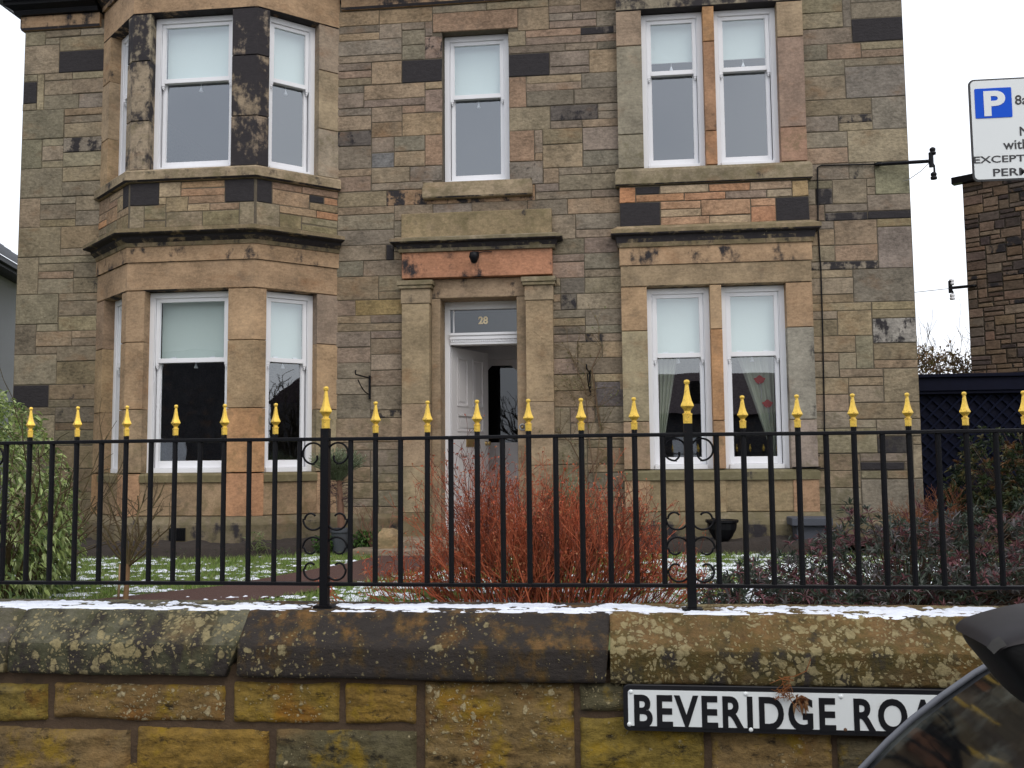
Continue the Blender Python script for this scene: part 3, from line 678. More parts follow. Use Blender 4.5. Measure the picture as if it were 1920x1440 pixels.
for i, (sg, a, b) in enumerate(WF):
    wl = window_world(.075 + a - .004, .075 + b + .004, 1.49, 3.64, 11.08 + REV, .372, blind_lo=2.88, catch=True)
    window_world(.075 + a - .004, .075 + b + .004, 5.09, 7.035, 11.08 + REV, .375, blind_lo=6.50, pull=True)
    # tied-back curtains of the lower right-hand room
    zt, zb = 2.86, 1.62
    for sd in ((0,) if i == 0 else (1,)):
        m = MB(); x0, x1 = .075 + a + .12, .075 + b - .10
        V = []; nU, nV = 24, 20
        for j in range(nV):
            v = j / (nV - 1); z = zt + .75 - v * (zt + .75 - zb)
            vv = max(0, (zt - z) / (zt - zb)); half = (.40 if i else .22) * (1 - vv ** .95) + .035
            for q in range(nU):
                u = q / (nU - 1)
                x = (x1 - half * u) if sd else (x0 + half * u)
                V.append((x, 11.08 + REV + .30 + .022 * math.sin(u * 26 + .6 * v) * (1 - .3 * v), z))
        m.mesh(V, grid_faces(nU, nV).tolist()); m.mi = 0
        m.mi = 1
        if i:
            for (cx, cz, r) in ((at(1424, 712, 11.5).x, at(1424, 712, 11.5).z, .062), (at(1439, 757, 11.5).x, at(1439, 757, 11.5).z, .058)):
                y = 11.08 + REV + .272
                m.face([(cx + r * math.cos(t) * (1 + .18 * math.sin(5 * t)), y, cz + r * .75 * math.sin(t) * (1 + .2 * math.cos(4 * t))) for t in np.linspace(0, 2 * math.pi, 22)[:-1]])
                m.mi = 2; m.tube([(cx, y, cz - r * .6), (cx + .02, y, cz - .14), (cx + .015, y, cz - .24)], .005, 4); m.mi = 1
        cu = m.build('curtain', [M['curtain'], M['poppy'], M['leaf']], wl, smooth=False, fix=False)

# ---- door case -------------------------------------------------------------------
def slab(name, x0, x1, y0, y1, z0, z1, c, soot=.1, moss=.1, mat='ashlar', bev=.006, parent=house):
    mb = MB(); mb.tint(c, soot, moss); mb.box(x0, x1, y0, y1, z0, z1); return mb.build(name, M[mat], parent, bevel=bev)
PX = [(at(753, 640, F - .12).x, at(805, 640, F - .12).x), (at(986, 640, F - .12).x, at(1037, 640, F - .12).x)]
for i, (a, b) in enumerate(PX):
    mb = MB()
    zs = [GZ, 1.0, 1.55, 2.3, 3.52]
    for j, (p, q) in enumerate(zip(zs, zs[1:])):
        mb.tint(jit((.20, .16, .10), .06), .12, [.6, .3, .15, .1][j]); e = .03 if j == 0 else 0
        mb.box(a - e, b + e, F - .12 - e, F + .02, p + .002, q - .002)
    mb.tint((.19, .155, .10), .2, .2); mb.box(a - .01, b + .01, F - .13, F + .02, 3.522, 3.70)
    mb.tint((.17, .145, .095), .22, .4); mb.box(a - .035, b + .035, F - .155, F + .02, 3.702, 3.74); mb.box(a - .05, b + .05, F - .17, F + .02, 3.742, 3.80)
    mb.build('pilaster', M['ashlar'], house, bevel=.006)
ax0, ax1 = PX[0][0], PX[1][1]
for a, b in ((PX[0][1] + .002, DOOR[0] + .006), (DOOR[2] - .006, PX[1][0] - .002)):
    slab('door_jamb', a, b, F - .004, F + .40, GZ, 3.592, (.19, .15, .095), .15, .2, bev=.01)
slab('door_lintel', PX[0][1] + .002, PX[1][0] - .002, F - .01, F + .40, 3.594, 3.83, (.20, .155, .10), .22, .15, bev=.012)
slab('door_frieze', ax0, ax1, F - .11, F + .02, 3.835, 4.15, (.265, .150, .085), .25, 0)
mb = MB(); mb.tint((.17, .145, .10), .2, .4)
cornice(mb, [(ax0, F + .02), (ax0, F - .11), (ax1, F - .11), (ax1, F + .02)], 4.152, 4.335, .13); mb.build('door_cornice', M['ashlar'], house)
a = at(752, 440, F - .06); b = at(1034, 390, F - .06)
slab('blocking_course', a.x, b.x, F - .06, F + .02, 4.32, b.z, (.19, .155, .09), .2, .34, bev=.012)
slab('door_step', ax0 - .1, ax1 + .1, F - .75, F + .45, .35, .72, (.17, .14, .10), .2, .3, bev=.015)
slab('door_step', ax0 - .35, ax1 + .35, F - 1.1, F - .752, .35, .655, (.17, .14, .10), .2, .3, bev=.015)
YD = 11.5; dx0, dx1 = DOOR[0] + .003, DOOR[2] + .1
mb = MB()
mb.box(dx0, dx0 + .07, YD, YD + .12, .722, 3.60); mb.box(dx1 - .07, dx1, YD, YD + .12, .722, 3.60); mb.box(dx0 + .071, dx1 - .071, YD, YD + .12, 3.50, 3.60)
mb.box(dx0 + .071, dx1 - .071, YD - .02, YD + .12, 3.055, 3.115); mb.box(dx0 + .071, dx1 - .071, YD - .035, YD + .12, 3.117, 3.165)
mb.box(dx0 + .071, dx1 - .071, YD - .05, YD + .03, 3.167, 3.20)
x = dx0 + .08
while x < dx1 - .09: mb.box(x, x + .014, YD - .034, YD - .019, 3.085, 3.112); x += .026
mb.box(dx0 + .10, dx0 + .12, YD + .03, YD + .06, 3.202, 3.5)
dframe = mb.build('door_frame', M['white'], house, bevel=.004)
mb = MB(); mb.face([(dx0 + .07, YD + .05, 3.2), (dx1 - .07, YD + .05, 3.2), (dx1 - .07, YD + .05, 3.5), (dx0 + .07, YD + .05, 3.5)])
mb.build('fanlight_pane', M['fanglass'], dframe, fix=False)
FONT = None
def lettering(name, body, mat, parent, x0, x1, z0, z1, y, thick=.002, bold=.0, T=None, fit=True, slope=0.0, spc=1.0):
    """letters as one mesh, fitted into the rectangle x0..x1, z0..z1 on the plane y (x1 None keeps the natural width)"""
    c = bpy.data.curves.new(name, 'FONT'); c.body = body; c.size = 1; c.extrude = .01; c.offset = bold; c.resolution_u = 5; c.space_character = spc
    o = bpy.data.objects.new(name, c); COL.objects.link(o)
    dg = bpy.context.evaluated_depsgraph_get(); me = bpy.data.meshes.new_from_object(o.evaluated_get(dg))
    bpy.data.objects.remove(o); bpy.data.curves.remove(c)
    v = np.empty(len(me.vertices) * 3); me.vertices.foreach_get('co', v); v = v.reshape(-1, 3)
    lo, hi = v.min(0), v.max(0); k = (z1 - z0) / (hi[1] - lo[1]); kx = k if x1 is None else (x1 - x0) / (hi[0] - lo[0])
    X = x0 + (v[:, 0] - lo[0]) * kx; Z = z0 + (v[:, 1] - lo[1]) * k + slope * (X - x0); Y = y - thick * (v[:, 2] - lo[2]) / max(hi[2] - lo[2], 1e-9)
    l = world_loc(parent)
    me.vertices.foreach_set('co', np.stack([X - l.x, Y - l.y, Z - l.z], -1).ravel()); me.materials.clear(); me.materials.append(mat); me.update()
    ob = bpy.data.objects.new(name, me); COL.objects.link(ob); ob.parent = parent; return ob
a = at(897, 608, YD + .045); b = at(915, 593, YD + .045)
lettering('door_number', '28', plain('gold leaf', (.95, .78, .50), .5, metal=0, var=.03), dframe, a.x, b.x, a.z, b.z, YD + .046, .003, .035)
# open leaf of the front door
hp = Vector((-2.05, YD + .06)); dd = Vector((.36, .80)).normalized(); LW = .86
TL = frame_T(tuple(hp), tuple(dd))
mb = MB(); mb.T = TL
zb, zt = .74, 3.04
mb.box(0, LW, .012, .036, zb, zt)
for s0, s1 in ((0, .12), (LW - .12, LW)): mb.box(s0, s1, 0, .048, zb, zt)
rows = [(zb, .98), (1.70, 1.98), (2.20, 2.30), (2.92, zt)]
for r0, r1 in rows: mb.box(.121, LW - .121, .001, .047, r0, r1)
for r0, r1 in ((.98, 1.70), (2.30, 2.92)): mb.box(LW / 2 - .055, LW / 2 + .055, .001, .047, r0, r1)
def mould(s0, s1, r0, r1):
    for a_, b_, c_, d_ in ((s0, s0 + .022, r0, r1), (s1 - .022, s1, r0, r1), (s0 + .022, s1 - .022, r0, r0 + .022), (s0 + .022, s1 - .022, r1 - .022, r1)): mb.box(a_, b_, -.007, .012, c_, d_)
for s0, s1 in ((.121, LW / 2 - .056), (LW / 2 + .056, LW - .121)):
    mould(s0, s1, .98, 1.70); mould(s0, s1, 2.30, 2.92); mb.box(s0 + .06, s1 - .06, .004, .012, 1.04, 1.64); mb.box(s0 + .06, s1 - .06, .004, .012, 2.36, 2.86)
mould(.121, LW - .121, 1.98, 2.20); mb.box(.19, LW - .19, .004, .012, 2.03, 2.15)
door = mb.build('door', M['offwhite'], house, bevel=.003)
mb = MB(); mb.T = TL; mb.box(LW / 2 - .11, LW / 2 + .11, -.008, .001, 1.79, 1.90); mb.box(LW / 2 - .09, LW / 2 + .09, -.014, -.0085, 1.815, 1.875); mb.build('letterbox', M['brass'], door, bevel=.003)
mb = MB(); mb.T = TL; mb.lathe([(.03, 0), (.03, -.008), (.012, -.012), (.012, -.03), (.03, -.045), (.026, -.06), (.004, -.066)], (LW - .06, 0, 1.84), 14, axis='y'); mb.build('door_knob', M['brass'], door, smooth=True)
# vestibule and its glazed inner door
mb = MB()
vx0, vx1, vy1 = -2.62, -.72, 13.0
mb.box(vx0 - .05, vx0, YD + .13, vy1, .6, 3.75); mb.box(vx1, vx1 + .05, YD + .13, vy1, .6, 3.75); mb.box(vx0, vx1, YD + .13, vy1, 3.70, 3.75); mb.box(vx0, vx1, YD + .13, vy1, .60, .735)
mb.build('vestibule', M['hall'], house)
ga, gb = at(906, 830, vy1), at(976, 685, vy1); zz0, zz1 = ga.z, gb.z; gx0, gx1 = ga.x, gb.x; ch = .13
mb = MB()
T = frame_T((0, vy1), (1, 0))
mb.box(vx0, gx0, vy1 - .03, vy1 + .02, .736, 3.69); mb.box(gx1, vx1, vy1 - .03, vy1 + .02, .736, 3.69); mb.box(gx0, gx1, vy1 - .03, vy1 + .02, .736, zz0); mb.box(gx0, gx1, vy1 - .03, vy1 + .02, zz1, 3.69)
mb.prism([(gx0, zz1), (gx0 + ch, zz1), (gx0, zz1 - ch)], vy1 - .03, vy1 + .02); mb.prism([(gx1, zz1), (gx1, zz1 - ch), (gx1 - ch, zz1)], vy1 - .03, vy1 + .02)
for z in (3.02, 3.2, 3.3): mb.box(vx0, vx1, vy1 - .07 - (z - 3) * .1, vy1 - .031, z, z + .05)
for z0_, z1_ in ((.95, 1.75),): mb.box(gx0 + .05, gx1 - .05, vy1 - .045, vy1 - .031, z0_, z1_)
inner = mb.build('inner_door', M['hall'], house)
mb = MB(); mb.face([(gx0, vy1, zz0), (gx1, vy1, zz0), (gx1, vy1, zz1), (gx0, vy1, zz1)]); mb.build('inner_door_pane', M['glass_dark'], inner, fix=False)
def air_vent(px0, py0, px1, py1, Y):
    a, b = at(px0, py1, Y), at(px1, py0, Y); mb = MB(); mb.box(a.x, b.x, Y - .012, Y + .02, a.z, b.z)
    x = a.x + .02
    while x < b.x - .02: mb.box(x, x + .012, Y - .022, Y - .0125, a.z + .015, b.z - .015); x += .024
    mb.build('air_vent', M['black'], house)
air_vent(317, 990, 348, 1014, 10.5 - .085)

# ---- things fixed to or standing by the house ----------------------------------------
def tubething(name, label, cat, pts, r, mat, n=6, group=None):
    mb = MB(); mb.tube(pts, r, n); return tag(mb.build(name, mat, None, smooth=True), label, cat, group)
Yc = F - .025
tubething('cable', 'thin black cable running down the stone wall to the lower right window sill', 'cable',
          [at(*p, Yc) for p in ((1645, 308), (1585, 309), (1540, 310), (1533, 314), (1533, 330), (1534, 420), (1537, 480), (1539, 500), (1542, 600), (1544, 690), (1546, 800), (1548, 872), (1546, 878), (1530, 879), (1516, 877))] + [(2.29, F - .14, at(1510, 876, F - .14).z), (1.98, 11.05, at(1480, 877, 11.05).z)], .0085, M['black'])
def insulator_bracket(name, label, root, tip, s=1.0, white=False):
    t = thing(name, label, 'bracket', root); r = Vector(root); q = Vector(tip)
    mb = MB(); mb.tube([r, q], .022 * s, 8); mb.lathe([(.05 * s, -.012), (.05 * s, .012)], r, 10); mb.build('arm', M['black'], t)
    mb = MB(); mb.tube([q + Vector((0, 0, .10 * s)), q - Vector((0, 0, .07 * s))], .028 * s, 8); mb.tube([q, q + Vector((.03 * s, 0, -.06 * s)), q + Vector((.03 * s, 0, -.15 * s))], .012 * s, 6); mb.build('hook', M['black'], t)
    for dz in ((.12, -.17) if not white else (.09, -.12)):
        mb = MB(); mb.lathe([(.012, -.05), (.035, -.045), (.038, -.02), (.022, -.01), (.034, .0), (.034, .025), (.015, .04)], q + Vector((.02 * s, 0, dz * s)), 10); mb.build('insulator', M['white'] if white else M['black'], t, smooth=True)
    return t
a = at(1647, 308, F - .06); b = at(1746, 302, F - .2)
insulator_bracket('wire_bracket', 'black wrought iron wire bracket sticking out past the corner of the sandstone villa', a, b, 1.0)
a = at(1824, 536, 13.9); b = at(1782, 540, 13.6)
insulator_bracket('wire_bracket', 'thin wire bracket with small white insulators on the rubble gable behind the parking sign', a, b, 1.0, True)
tubething('overhead_wire', 'thin overhead wire slung between the villa corner and the gable next door', 'wire', [at(1715, 548, 11.3)] + [at(1748, 544.5, 12.4), at(1780, 541, 13.6)], .006, M['galv'], 4)
tubething('loose_wire', 'loose drooping wire below the black bracket on the villa corner', 'wire', [at(1742, 306, F - .2), at(1725, 322, F - .15), at(1703, 337, F - .1), at(1692, 340, F - .03)], .005, M['galv'], 4)
def basket_bracket(label, px, py0, py1, sd):
    a = at(px, py0, F - .03); b = at(px, py1, F - .03); t = thing('basket_bracket', label, 'bracket', b, 'hanging basket brackets beside the front door')
    mb = MB(); mb.box(a.x - .012, a.x + .012, F - .035, F - .012, b.z, a.z); mb.build('back_plate', M['black'], t, bevel=.003)
    top = Vector((a.x, F - .03, a.z - .03)); end = top + Vector((sd * .10, -.26, .02))
    mb = MB(); mb.tube([top, end, end + Vector((0, -.02, .03)), end + Vector((0, 0, .05))], .009, 6); mb.build('arm', M['black'], t)
    mb = MB(); mb.tube([Vector((a.x, F - .03, b.z + .05)) * (1 - k) + end * k + Vector((0, 0, -.05 * math.sin(k * 3.14))) for k in np.linspace(0, .85, 8)], .007, 6); mb.build('brace', M['black'], t)
basket_bracket('empty black hanging basket bracket on the rubble wall between the bay and the door pilaster', 693, 704, 748, -1)
basket_bracket('empty black hanging basket bracket behind the bare climber to the right of the door', 1106, 694, 742, -.3)
# lamp under the door cornice
p = at(890, 478, F - .2); t = thing('door_lamp', 'small black floodlight fixed to the orange frieze over the front door', 'lamp', (p.x, F - .11, p.z))
mb = MB(); mb.box(p.x - .04, p.x + .04, F - .13, F - .111, p.z - .02, p.z + .06); mb.tube([(p.x, F - .13, p.z + .03), (p.x, F - .22, p.z + .02)], .018, 8); mb.build('bracket', M['black'], t, bevel=.004)
mb = MB(); mb.lathe([(.02, .03), (.05, .02), (.062, -.03), (.05, -.06), (.035, -.10), (.01, -.115)], (p.x, F - .25, p.z), 12); mb.build('lamp_head', M['black'], t, smooth=True)
mb = MB(); mb.tube([(p.x + .04, F - .13, p.z + .04), (p.x + .12, F - .135, p.z + .055), (p.x + .2, F - .13, p.z + .05)], .006, 4); mb.build('cord', M['black'], t)
p = at(980, 801, F + .0); t = thing('bell_pull', 'round brass bell pull on the stone jamb to the right of the door', 'doorbell', (p.x, F, p.z))
mb = MB(); mb.lathe([(.045, 0), (.045, -.008), (.035, -.014), (.03, -.006)], (p.x, F, p.z), 18, axis='y'); mb.build('rose', M['galv'], t, smooth=True)
mb = MB(); mb.lathe([(.012, -.004), (.012, -.03), (.018, -.035), (.003, -.045)], (p.x, F, p.z), 12, axis='y'); mb.build('button', M['brass'], t, smooth=True)

# ------------------------------------------------------------------ boundary wall and its coping
bwall = thing('boundary_wall', 'low mossy sandstone garden wall with a chamfered lichen-spotted coping along the pavement', 'wall', (0, 4.3, .1))
WF_Y = 4.15
def rough_stone(mb, x0, x1, z0, z1, Y, proud, seed, res=.011, rnd=.035, amp=.017):
    nx = max(8, int((x1 - x0) / res)); nz = max(6, int((z1 - z0) / res))
    u, v = np.meshgrid(np.linspace(0, 1, nx), np.linspace(0, 1, nz))
    X = x0 + (x1 - x0) * u; Z = z0 + (z1 - z0) * v
    edge = np.minimum(np.minimum(X - x0, x1 - X), np.minimum(Z - z0, z1 - Z))
    X = X + .008 * (fbm(X * 9, Z * 9, seed=seed + 3) - .5) * 2 * np.clip(edge / .02, .3, 1); Z = Z + .012 * (fbm(X * 5, Z * 9, seed=seed + 9) - .5) * 2
    # corners drawn in
    cx, cz = np.abs(u * 2 - 1), np.abs(v * 2 - 1); r = np.clip((cx ** 9 + cz ** 6) ** .5, 0, 1)
    e = np.clip(edge / rnd, 0, 1); prof = np.sqrt(np.clip(1 - (1 - e) ** 2, 0, 1))
    d = proud * prof + amp * 2.2 * (fbm(X * 4, Z * 14, seed=seed) - .5) * e + amp * 1.1 * (fbm(X * 22, Z * 40, seed=seed + 1) - .5) - .012 * (1 - prof)
    mb.mesh(np.stack([X, Y - d, Z], -1).reshape(-1, 3).tolist(), grid_faces(nx, nz).tolist())
mb = MB(); W_ = lambda px0, px1, py0, py1: (at(px0, (py0 + py1) / 2, WF_Y).x, at(px1, (py0 + py1) / 2, WF_Y).x, at((px0 + px1) / 2, py1, WF_Y).z, at((px0 + px1) / 2, py0, WF_Y).z)
OC = (.21, .145, .045); BR = (.17, .115, .055); DK = (.10, .085, .05); YL = (.22, .165, .05)
stn = [(-110, 92, 1278, 1352, YL, .1), (101, 424, 1280, 1352, BR, .35), (437, 640, 1277, 1356, OC, .25), (646, 783, 1281, 1359, OC, .3), (795, 1079, 1277, 1452, BR, .3), (1086, 1322, 1278, 1336, DK, .4), (1086, 1322, 1344, 1452, OC, .3),
       (1331, 1560, 1280, 1452, BR, .25), (1569, 1800, 1280, 1375, OC, .2), (1569, 1800, 1384, 1452, DK, .2), (1808, 2010, 1280, 1452, BR, .2), (-250, 246, 1360, 1452, BR, .2), (256, 506, 1363, 1452, OC, .2), (516, 784, 1367, 1452, DK, .25)]
mb.mi = 0
for i, (a, b, c, d, col, li) in enumerate(stn):
    mb.tint(jit(col, .08), .1, .12, li); rough_stone(mb, *W_(a, b, c, d), WF_Y, .022, 30 + i * 7)
r2 = random.Random(5)
def row(x0, x1, z0, z1, res):
    x = x0
    while x < x1 - .1:
        wd = min(r2.uniform(.35, .75), x1 - x); wd = x1 - x if x1 - x - wd < .25 else wd
        mb.tint(jit(r2.choice([OC, BR, DK]), .1, r2), .1, .12, .2); rough_stone(mb, x + .01, x + wd - .01, z0 + .008, z1 - .008, WF_Y, .02, r2.randrange(999), res); x += wd
xl = W_(-110, 0, 1280, 1350)[0]; xr = W_(0, 2010, 1280, 1350)[1]
row(-8, xr, .085, .268, .02)
for x0, x1 in ((-8, xl), (xr, 7)): row(x0, x1, .45, .64, .025); row(x0, x1, .268, .45, .025)
row(xr, 7, .085, .268, .025)
mb.mi = 1
X, Z = np.meshgrid(np.linspace(-8, 7, 700), np.linspace(.05, .70, 30)); Yb = WF_Y + .004 - .006 * fbm(X * 14, Z * 14, seed=2)
mb.mesh(np.stack([X, Yb, Z], -1).reshape(-1, 3).tolist(), grid_faces(700, 30).tolist())
mb.box(-8, 7, WF_Y + .02, 4.58, .0, .70)
ob = mb.build('masonry', [M['wallstone'], M['mortar2']], bwall, smooth=True, fix=False)
# coping stones
CP = [(4.60, .66), (4.60, .92), (4.235, .925), (4.10, .795), (4.093, .655), (4.17, .648)]
def resample(P, step):
    o = []
    for (a, b), (c, d) in zip(P, P[1:]):
        n = max(2, int(math.hypot(c - a, d - b) / step)); o += [(a + (c - a) * k / n, b + (d - b) * k / n) for k in range(n)]
    return o + [P[-1]]
CPR = np.array(resample(CP, .016))
for _ in range(1): CPR[1:-1] = .25 * CPR[:-2] + .5 * CPR[1:-1] + .25 * CPR[2:]
xj = [-8, -6.2, -4.6, at(18, 1210, 4.12).x, at(446, 1210, 4.12).x, at(1142, 1210, 4.12).x, 1.72, 3.4, 5.2, 7]
cc = [((.10, .09, .07), .2, .3), ((.10, .09, .07), .2, .3), ((.10, .09, .075), .2, .35), ((.10, .095, .07), .31, .44), ((.125, .080, .045), .37, .28), ((.145, .098, .056), .25, .50), ((.13, .10, .07), .2, .4), ((.12, .1, .07), .2, .4), ((.12, .1, .07), .2, .4)]
for i, (x0, x1) in enumerate(zip(xj, xj[1:])):
    nx = int((x1 - x0) / .018); x = np.linspace(x0 + .004, x1 - .004, nx)
    XX = np.repeat(x[None], len(CPR), 0); YY = np.repeat(CPR[:, :1], nx, 1); ZZ = np.repeat(CPR[:, 1:], nx, 1)
    slant = .05 * (ZZ - .79) / .14 * (1 if i in (3,) else .3); XX = XX + slant * np.clip(((XX - x0) - (x1 - x0) * .5) / (x1 - x0) * 2, 0, 1)
    en = np.clip(np.minimum(XX - x0, x1 - XX) / .03, 0, 1); rd = 1 - np.sqrt(np.clip(1 - (1 - en) ** 2, 0, 1))
    f1 = fbm(XX * 3 + i * 9, YY * 5, ZZ * 5, seed=40 + i) - .5; f2 = fbm(XX * 16, YY * 16, ZZ * 16, seed=70 + i) - .5
    cy, cz = 4.35, .78
    dyy, dzz = YY - cy, ZZ - cz; ln = np.hypot(dyy, dzz)
    amp = .020 * f1 + .010 * f2 - .016 * rd
    YY = YY + dyy / ln * amp; ZZ = ZZ + dzz / ln * amp * np.where(ZZ > .9, .35, 1)
    mb = MB(); mb.tint(*[cc[i][0], cc[i][1], .25, cc[i][2]]); mb.wx = (.38, cc[i][2], (i * .37) % 1, 1)
    V = np.stack([XX, YY, ZZ], -1).reshape(-1, 3); nf = grid_faces(nx, len(CPR)).tolist()
    nf += [tuple(range(0, nx * len(CPR), nx)), tuple(range(nx - 1, nx * len(CPR), nx))]
    mb.mesh(V.tolist(), nf)
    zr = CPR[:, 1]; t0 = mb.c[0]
    for r_ in range(len(CPR) - 1):                    # drip face darkened: algae, plus painted shade against the sky-lit slope
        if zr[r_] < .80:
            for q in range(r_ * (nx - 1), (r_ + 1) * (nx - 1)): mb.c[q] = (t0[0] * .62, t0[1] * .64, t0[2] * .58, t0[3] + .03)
    mb.build('coping_stone', M['coping'], bwall, smooth=True, fix=True)
def snow_sheet(name, label, x0, x1, y0, y1, zfun, mask, res, hgt, th):
    nx, ny = int((x1 - x0) / res), int((y1 - y0) / res)
    X, Y = np.meshgrid(np.linspace(x0, x1, nx), np.linspace(y0, y1, ny))
    m = mask(X, Y); k = np.clip((m - th) / .22, 0, 1); H = hgt * np.sqrt(k) * (.55 + .9 * fbm(X * 28, Y * 28, seed=8)) - .004
    on = m > th; fm = on[:-1, :-1] | on[1:, 1:] | on[:-1, 1:] | on[1:, :-1]
    mb = MB(); mb.mesh(np.stack([X, Y, zfun(X, Y) + H], -1).reshape(-1, 3).tolist(), grid_faces(nx, ny, fm).tolist())
    return tag(mb.build(name, M['snow'], None, smooth=True, fix=False), label, 'snow', kind='stuff')
def cmask(X, Y):
    n = fbm(X * 5, Y * 14, seed=12); n2 = fbm(X * 34, Y * 60, seed=13)
    e = np.clip((Y - 4.205 - .06 * (fbm(X * 3.5, Y * 0, seed=17) - .45)) / .04, 0, 1) * np.clip((4.60 - .10 * fbm(X * 2, Y * 0, seed=15) - Y) / .06, 0, 1)
    return (n * .70 + n2 * .48 + .085 - .16 * np.clip((Y - 4.40) / .15, 0, 1)) * e
snow_sheet('coping_snow', 'thin line of patchy snow lying along the top of the garden wall coping', -5, 5, 4.18, 4.60, lambda X, Y: np.where(Y < 4.24, .920 - (4.24 - Y) * .9, .925), cmask, .007, .011, .635)

# ------------------------------------------------------------------ iron railing
rail = thing('iron_railing', 'black iron railing with gold spear finials and scrolls on top of the garden wall', 'railing', (-.53, 4.35, .925))
RY = 4.35; RT, RB = 1.714, 1.034; P0 = -1.381; PS = 1.701
XP = [P0 - 2 * PS * 1.03, P0 - PS * 1.03, P0, P0 + PS, P0 + 2 * PS, P0 + 3 * PS]; XA, XB = XP[0], XP[-1]
for z in (RT, RB):
    mb = MB(); n = 160; xs = np.linspace(XA, XB, n)
    V = []; hw, hh = .015, .0085
    for i, x in enumerate(xs):
        j = .0012 * math.sin(x * 3.1 + z); V += [(x, RY - hw, z - hh + j), (x, RY + hw, z - hh + j), (x, RY + hw, z + hh + j), (x, RY - hw, z + hh + j)]
    Fq = []
    for i in range(n - 1):
        for k in range(4): Fq.append((i * 4 + k, i * 4 + (k + 1) % 4, i * 4 + 4 + (k + 1) % 4, i * 4 + 4 + k))
    mb.mesh(V, Fq); mb.build('rail', M['black'], rail, bevel=.003)
def finial_prof(h, r, c):
    return [(c * .9, 0), (c, .004), (c, .20 * h), (c * 1.12, .205 * h), (c * 1.12, .235 * h), (c * .75, .25 * h), (c * .72, .29 * h), (r * .62, .33 * h), (r, .40 * h), (r * .98, .425 * h), (r * .70, .52 * h), (r * .46, .66 * h), (r * .33, .80 * h), (r * .25, .885 * h), (r * .38, .90 * h), (r * .44, .945 * h), (r * .34, .985 * h), (r * .05, h)]
def mesh_of(mb, name, mat, smooth=False, bevel=0):
    ob = mb.build(name, mat, None, smooth=smooth); me = ob.data; bpy.data.objects.remove(ob); return me
mb = MB(); mb.tube([(0, 0, RB), (0, 0, RT - .007)], .0128, 8); me_bar = mesh_of(mb, 'bar', M['black'])
mb = MB(); mb.tube([(0, 0, RB), (0, 0, RT + .026)], .0128, 8); me_bar_long = mesh_of(mb, 'bar', M['black'])
mb = MB(); mb.lathe(finial_prof(.152, .0245, .0145), (0, 0, RT + .024), 8, ribs=.74); me_fin = mesh_of(mb, 'finial', M['gold'])
mb = MB(); mb.lathe(finial_prof(.205, .030, .020), (0, 0, RT + .048), 8, ribs=.74); me_fin_big = mesh_of(mb, 'finial', M['gold'])
mb = MB(); mb.box(-.0195, .0195, -.0195, .0195, .93, RT + .05); mb.box(-.045, .045, -.035, .035, .922, .936); me_post = mesh_of(mb, 'post', M['black'])
def arc(cx, cz, r0, a0, a1, r1=None, n=22):
    r1 = r0 if r1 is None else r1; return [(cx + (r0 + (r1 - r0) * k / (n - 1)) * math.cos(a0 + (a1 - a0) * k / (n - 1)), 0, cz + (r0 + (r1 - r0) * k / (n - 1)) * math.sin(a0 + (a1 - a0) * k / (n - 1))) for k in range(n)]
def scroll_mesh(kind):
    mb = MB(); g = .0607; w = .045      # centre of the gap, right of the post
    PI = math.pi
    if kind == 'top': pts = arc(g, RT - .068, .050, PI * 1.05, -PI * .55, .050) + arc(g + .004, RT - .078, .038, -PI * .55, -PI * 1.0, .022, 10)
    elif kind == 'mid': pts = arc(g + .008, 1.335, .026, PI * .8, PI * .0, .030, 10)[::1] + arc(g - .002, 1.335, .048, 0, -PI * .95, .052, 16)
    elif kind == 'low': pts = [(x, y, 2 * 1.268 - z) for x, y, z in arc(g + .008, 1.335, .026, PI * .8, 0, .030, 10) + arc(g - .002, 1.335, .048, 0, -PI * .95, .052, 16)]
    else: pts = arc(g + .006, RB + .072, .022, PI * .75, 0, .03, 10) + arc(g - .004, RB + .066, .045, 0, -PI * 1.15, .052, 20)
    mb.tube(pts, .0052, 6); return mesh_of(mb, 'scroll', M['black'], True)
me_scr = [scroll_mesh(k) for k in ('top', 'mid', 'low', 'bot')]
mb = MB()
def inst(name, me, parent, x=0, flip=False):
    o = bpy.data.objects.new(name, me); COL.objects.link(o); o.parent = parent
    l = world_loc(parent); o.location = Vector((x, RY, 0)) - l
    if flip: o.scale = (-1, 1, 1)
    if name == 'bar': o.rotation_euler = (JR.gauss(0, .0012), JR.gauss(0, .0018), 0)
    return o
for k in range(6):
    xp = XP[k]
    ps = inst('post', me_post, rail, xp); inst('finial', me_fin_big, ps, xp)
    for me in me_scr:
        for fl in (False, True): inst('scroll', me, rail, xp, fl)
    if k == 5: break
    for j in range(1, 14):
        x = xp + (XP[k + 1] - xp) * j / 14
        if j % 2 == 0: b = inst('bar', me_bar_long, rail, x); inst('finial', me_fin, b, x)
        else: inst('bar', me_bar, rail, x)

# ------------------------------------------------------------------ street name sign
SY = 4.083
pa, pb = at(1168, 1283, SY), at(1170, 1370, SY); pr = at(1760, 1293, SY)
sx0, sz1, sz0 = pa.x, pa.z, pb.z; sx1 = sx0 + (at(1834, 1300, SY).x - at(1168, 1283, SY).x)
slope = (pr.z - pa.z) / (pr.x - pa.x)
sign = thing('street_sign', 'white street name plate with black border and lettering on the garden wall', 'street sign', (sx0, SY + .03, sz0))
def rrect(x0, x1, z0, z1, r, n=5):
    o = []
    for cx, cz, a in ((x1 - r, z1 - r, 0), (x0 + r, z1 - r, 90), (x0 + r, z0 + r, 180), (x1 - r, z0 + r, 270)):
        o += [(cx + r * math.cos(R_(a + 90 * k / n)), cz + r * math.sin(R_(a + 90 * k / n))) for k in range(n + 1)]
    return o
sk = lambda P: [(x, z + slope * (x - sx0)) for x, z in P]
